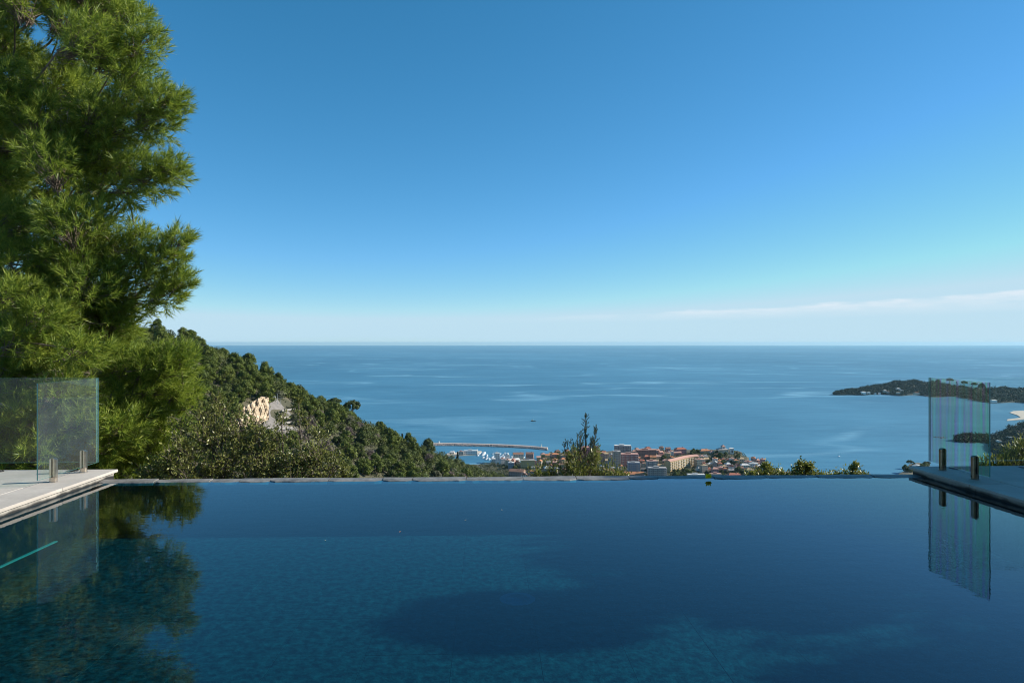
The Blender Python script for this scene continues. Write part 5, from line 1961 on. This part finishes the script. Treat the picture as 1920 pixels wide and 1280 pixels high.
    # bare grey boughs with drooping dead twigs
    bare = [[(-40, 520, 12.6), (40, 575, 12.3), (110, 610, 12.1), (190, 606, 12.0)], [(-30, 745, 11.8), (50, 775, 11.6), (110, 800, 11.5), (180, 822, 11.5)], [(-20, 680, 12.0), (60, 712, 11.7), (130, 705, 11.6), (190, 700, 11.6)], [(60, 480, 12.6), (150, 500, 12.3), (225, 482, 12.2)],
            [(20, 240, 12.4), (90, 215, 12.2), (150, 190, 12.1)], [(60, 160, 12.4), (110, 95, 12.2), (180, 70, 12.2)], [(30, 420, 12.6), (90, 402, 12.4), (150, 372, 12.3)]]
    bb = MB()
    A0, A1, AR = [], [], []
    for br in bare:
        pts = [at(p_[0], p_[1], p_[2] + 0.35) - base for p_ in br]
        bb.tube(pts, [0.022 * (1 - 0.8 * k / (len(pts) - 1)) for k in range(len(pts))], 6)
        for k in range(30):
            f = random.random() * (len(pts) - 1.001)
            i = int(f)
            p0 = pts[i] * (1 - f + i) + pts[i + 1] * (f - i)
            dr = unit(np.array([[random.uniform(-.1, 1), random.uniform(-.6, .3), random.uniform(-1.0, .45)]]))[0]
            ln = random.uniform(0.12, 0.4)
            p1 = p0 + dr * ln
            A0.append(p0)
            A1.append(p1)
            AR.append(0.005)
            for _ in range(4):
                g = random.uniform(0.3, 1)
                p2 = p0 + dr * ln * g
                A0.append(p2)
                A1.append(p2 + unit((dr + rng.normal(0, 0.6, 3))[None])[0] * random.uniform(0.08, 0.22))
                AR.append(0.003)
    V, F = sticks(np.array(A0), np.array(A1), np.array(AR), np.array(AR) * 0.5)
    bb.add(V, [tuple(f) for f in F])
    bb.build('dead_bough', M_DEAD, t)


pine()


# ------------------------------------------------------------------ leafy shrubs beyond the weir
def shrub(name, label, cat, lobes, m, leaf, per, root_px, root_d, wood=M_TRUNK, up=0.35, twig=0.006, bias=0.45, fold=0.25):
    """lobes: (px, py, depth, radius px, density)"""
    rt = at(root_px, 800, root_d)
    base = np.array([rt[0], rt[1], gz(rt[0], rt[1]) - 0.1])
    t = empty(name, base)
    tag(t, label, cat)
    P, D, S0, S1 = [], [], [], []
    st = MB()
    for (px, py, dep, rp, den) in lobes:
        c = at(px, py, dep) - base
        r = rp / FPX * dep
        st.tube([(rng.normal(0, .08), rng.normal(0, .08), 0), c * 0.5 + rng.normal(0, .12, 3), c - np.array([0, 0, r * 0.5])], [0.03, 0.02, 0.010], 5)
        nt_ = max(int(20 * den), int(den * 60 * (r / 0.4) ** 2))
        q, dq = ball(nt_, bias)
        tips = c + q * r * np.array([1, 1.1, 0.95])
        o_ = c - np.array([0, 0, r * 0.6]) + rng.normal(0, r * 0.25, (nt_, 3))
        S0.append(o_)
        S1.append(tips)
        k = per
        tt = 0.35 + 0.68 * rng.random((nt_, k, 1))
        pos = o_[:, None] * (1 - tt) + tips[:, None] * tt + rng.normal(0, leaf[0] * 0.5, (nt_, k, 3))
        dr = dq[:, None] * 0.6 + np.array([0, 0, up]) + rng.normal(0, 0.6, (nt_, k, 3))
        P.append(pos.reshape(-1, 3))
        D.append(dr.reshape(-1, 3))
    V, F = leaves(np.concatenate(P), np.concatenate(D), leaf[0], leaf[1], fold)
    link('foliage', mesh_np('foliage', V, F, m), t)
    S0, S1 = np.concatenate(S0), np.concatenate(S1)
    V, F = sticks(S0, S1, np.full(len(S0), twig), np.full(len(S0), twig * 0.4))
    st.add(V, [tuple(f) for f in F])
    st.build('stem', wood, t)
    return t


SHL = (0.050, 0.024)
shrub('evergreen_shrub', 'dark leafy shrub under the pine, left end of the shrubs behind the pool', 'shrub', [(285, 878, 11.0, 34, 1), (320, 862, 11.1, 42, 1), (345, 830, 11.2, 44, 1), (300, 900, 11.0, 40, 1), (360, 880, 11.0, 46, 1), (340, 790, 11.4, 26, .7)], M_SHRUB, SHL, 17, 330, 11.2)
shrub('evergreen_shrub', 'tallest leafy shrub left of the ochre cliff behind the pool', 'shrub', [(385, 770, 11.6, 34, .8), (420, 752, 11.8, 26, .6), (395, 812, 11.5, 46, 1), (425, 855, 11.3, 50, 1), (440, 810, 11.5, 40, .8), (400, 890, 11.2, 46, 1), (405, 742, 11.8, 14, .5)], M_SHRUB, SHL, 17, 410, 11.4)
shrub('evergreen_shrub', 'leafy shrub with loose sprigs in front of the hill road', 'shrub', [(480, 832, 11.5, 44, 1), (455, 800, 11.6, 26, .6), (448, 775, 11.7, 16, .5), (484, 806, 11.5, 22, .6), (520, 812, 11.6, 36, .55), (500, 872, 11.3, 50, 1), (470, 892, 11.2, 44, 1), (478, 785, 11.8, 18, .35), (545, 858, 11.4, 40, 1), (528, 782, 11.8, 16, .4), (508, 842, 11.5, 30, .6)], M_SHRUB, SHL, 17, 500, 11.4)
shrub('evergreen_shrub', 'pale-tipped leafy shrub at the right end of the shrubs behind the pool', 'shrub', [(575, 780, 11.8, 24, .5), (595, 805, 11.7, 28, .7), (588, 845, 11.4, 42, 1), (560, 885, 11.2, 44, 1), (625, 862, 11.4, 30, .9), (640, 885, 11.3, 24, .9), (600, 890, 11.2, 40, 1), (560, 748, 11.9, 10, .4)], M_SHRUB, SHL, 17, 590, 11.4)
LL = (0.060, 0.018)
shrub('leafy_bush', 'yellow-green bush around the foot of the spire tree', 'bush', [(1010, 886, 12.2, 22, 1), (1035, 880, 12.3, 26, .9), (1062, 872, 12.4, 28, .8), (1100, 872, 12.3, 34, .9), (1130, 876, 12.2, 28, .9), (1150, 888, 12.1, 22, .9), (1080, 890, 12.1, 34, 1), (1166, 893, 12.1, 14, .9), (1120, 850, 12.4, 16, .6), (1075, 848, 12.4, 16, .5)], M_BRIGHT, LL, 16, 1090, 12.3, up=0.6)
shrub('leafy_bush', 'yellow-green bush on the pool edge at the right end of town', 'bush', [(1425, 889, 12.2, 16, 1), (1445, 884, 12.2, 17, 1), (1437, 873, 12.3, 7, .8), (1462, 891, 12.1, 14, 1), (1408, 893, 12.1, 12, 1)], M_BRIGHT, (0.05, 0.024), 15, 1437, 12.2)
shrub('leafy_bush', 'small upright yellow-green bush standing alone on the pool edge', 'bush', [(1508, 886, 12.0, 20, 1), (1500, 873, 12.0, 10, 1), (1516, 872, 12.0, 10, 1), (1526, 889, 11.9, 16, 1), (1491, 890, 11.9, 15, 1), (1540, 895, 11.9, 12, 1), (1476, 896, 11.9, 12, 1)], M_BRIGHT, (0.05, 0.026), 15, 1508, 12.0)
shrub('leafy_bush', 'low dark dome bush with one tall sprig by the shore palms', 'bush', [(1572, 892, 12.0, 16, 1), (1590, 888, 12.0, 16, 1), (1604, 888, 12.0, 15, 1), (1618, 892, 12.0, 12, 1), (1556, 894, 11.9, 13, 1), (1600, 876, 12.0, 5, .6), (1606, 871, 12.0, 4, .5)], M_BRIGHT, (0.045, 0.022), 15, 1598, 12.0)
shrub('leafy_bush', 'tall bright green bush behind the right deck at the photo border', 'bush', [(1858, 872, 12.2, 18, 1), (1880, 862, 12.2, 24, 1), (1905, 855, 12.2, 26, 1), (1925, 845, 12.3, 26, 1), (1845, 880, 12.1, 12, .9), (1890, 885, 12.0, 26, 1), (1950, 855, 12.3, 40, 1), (1915, 835, 12.4, 10, .7)], M_BRIGHT, (0.085, 0.018), 17, 1900, 12.2, up=1.0)


def spire_tree():
    rt = at(1098, 850, 12.8)
    base = np.array([rt[0], rt[1], gz(rt[0], rt[1]) - 0.1])
    t = empty('young_conifer', base)
    tag(t, 'young conifer with a tall thin spire rising before the sea', 'tree')
    shoots = [(1098, 782, 1097, 1.0), (1117, 803, 1111, 0.8), (1108, 824, 1105, .8), (1088, 812, 1092, .8), (1084, 832, 1089, .6), (1113, 826, 1109, .7), (1070, 827, 1076, .22), (1063, 830, 1070, .2), (1058, 835, 1066, .2), (1075, 832, 1080, .22), (1119, 842, 1112, .5), (1083, 822, 1083, .15)]
    P, D = [], []
    st = MB()
    for px, py, bx, dn in shoots:
        tip = at(px, py, 12.8 + random.uniform(-.15, .15)) - base
        bot = at(bx, 885, 12.8 + random.uniform(-.1, .1)) - base
        st.tube([(rng.normal(0, .04), rng.normal(0, .04), 0), bot, tip], [0.03, 0.016, 0.004], 5)
        ln = np.linalg.norm(tip - bot)
        n = int(70 * ln * dn) + 12
        f = rng.random(n) ** 0.8
        w = (0.10 * (1 - f) + 0.012)[:, None]
        off = rng.normal(0, 1, (n, 3)) * np.array([1, 1, .3]) * w * 0.62
        pos = bot + (tip - bot) * f[:, None] + off * 0.45
        P.append(pos)
        D.append(off / np.maximum(w, .01) * 0.7 + np.array([0, 0, 1.0]) + rng.normal(0, .2, (n, 3)))
    V, F = tufts(np.concatenate(P), np.concatenate(D), 22, 0.08, 0.032, 0.007, (20, 55))
    link('foliage', mesh_np('foliage', V, F, M_CYP), t)
    st.build('trunk', M_TRUNK, t)


spire_tree()

# trees out of the picture on the right that shade the right deck and the pool
def shade_tree(x, y, h, rad, seed, label):
    base = np.array([x, y, -1.6])
    t = empty('oak_tree', base)
    tag(t, label, 'tree')
    P, D = [], []
    st = MB()
    st.tube([(0, 0, 0), (0.1, 0, h * 0.45), (0.0, 0.1, h * 0.8)], [0.22, 0.16, 0.07], 8)
    nl = 24
    for k in range(nl):
        f = (k + 0.5) / nl
        a = rng.random() * 6.28
        rr = rad * math.sin(math.pi * (0.15 + 0.75 * f)) * (0.5 + 0.5 * rng.random())
        c = np.array([rr * math.cos(a), rr * math.sin(a), h * (0.22 + 0.74 * f)])
        st.tube([(0.05, 0, h * (0.15 + 0.55 * f)), c * 0.6 + np.array([0, 0, h * 0.08]), c], [0.07, 0.045, 0.015], 5)
        q, dq = ball(560, 0.4)
        P.append(c + q * rad * 0.42 * np.array([1, 1, .8]))
        D.append(dq + rng.normal(0, .5, dq.shape))
    V, F = leaves(np.concatenate(P), np.concatenate(D), 0.19, 0.11)
    link('crown', mesh_np('crown', V, F, M_SHRUB), t)
    st.build('trunk', M_TRUNK, t)


for x, y, h, r, lab in ((14.6, 10.4, 8.6, 1.8, 'farthest oak of the row right of the right deck'), (13.8, 9.3, 8.0, 2.15, 'oak standing right of the right deck beside the farthest one'), (13.4, 5.2, 7.2, 2.0, 'oak standing right of the right deck near its middle'), (13.0, 3.2, 8.2, 2.6, 'oak standing right of the right deck near the house'), (13.3, 7.75, 9.0, 0.95, 'narrow tall oak in the row right of the right deck'), (14.0, 0.4, 9.0, 2.6, 'tall oak beside the near end of the right deck'), (17.5, 10.2, 9.6, 2.0, 'farthest oak of the second row right of the right deck'), (16.6, 5.9, 9.4, 2.4, 'oak of the second row beside the middle of the right deck'), (16.8, 3.0, 9.4, 2.6, 'oak of the second row near the house')):
    shade_tree(x, y, h, r, 1, lab)

# ------------------------------------------------------------------ small things on the water and the weir
M_YEL = leafmat('yellow_leaf', (0.95, 0.74, 0.02), (0.97, 0.82, 0.03), trans=0.35)
p = on_z(1328, 896, 0.018)
b = MB()
for k, (a, ln) in enumerate(((-1.05, 0.045), (-0.5, 0.060), (0.0, 0.050), (0.5, 0.060), (1.05, 0.045))):
    dx, dz = math.sin(a), math.cos(a)
    w = 0.010
    y_ = -0.004 + 0.002 * k
    w = 0.013
    b.add([(0, y_, 0), (dx * ln * .5 + w * dz, y_ - 0.006, dz * ln * .5 - w * dx), (dx * ln, y_ - 0.002, dz * ln), (dx * ln * .5 - w * dz, y_ - 0.006, dz * ln * .5 + w * dx), (dx * ln * .5, y_ - 0.010, dz * ln * .5)], [(0, 1, 4), (1, 2, 4), (2, 3, 4), (3, 0, 4)])
o = b.build('fallen_leaf', M_YEL)
o.location = (p[0], p[1], 0.018)
o.scale = (1.1, 1.1, 1.1)
tag(o, 'bright yellow five-pointed leaf standing on the pool edge', 'leaf')
for px, py, c, lab in ((750, 997, (0.45, 0.20, 0.08), 'tiny orange leaf floating in the pool'), (941, 956, (0.34, 0.30, 0.20), 'tiny pale leaf floating farthest right in the pool'), (873, 975, (0.22, 0.22, 0.18), 'tiny grey leaf floating between the orange and the pale one'), (610, 1013, (0.22, 0.22, 0.18), 'tiny grey leaf floating on the left of the pool')):
    p = on_z(px, py, 0)
    b = MB()
    b.add([(-0.013, 0, 0), (0, -0.005, 0.001), (0.013, 0, 0.002), (0, 0.005, 0.002)], [(0, 1, 2, 3)])
    o = b.build('floating_leaf', mat('leaf_%d' % px, c, None, 0.7))
    o.location = (p[0], p[1], 0.003)
    o.rotation_euler = (0, 0, random.uniform(0, 3))
    tag(o, lab, 'leaf')
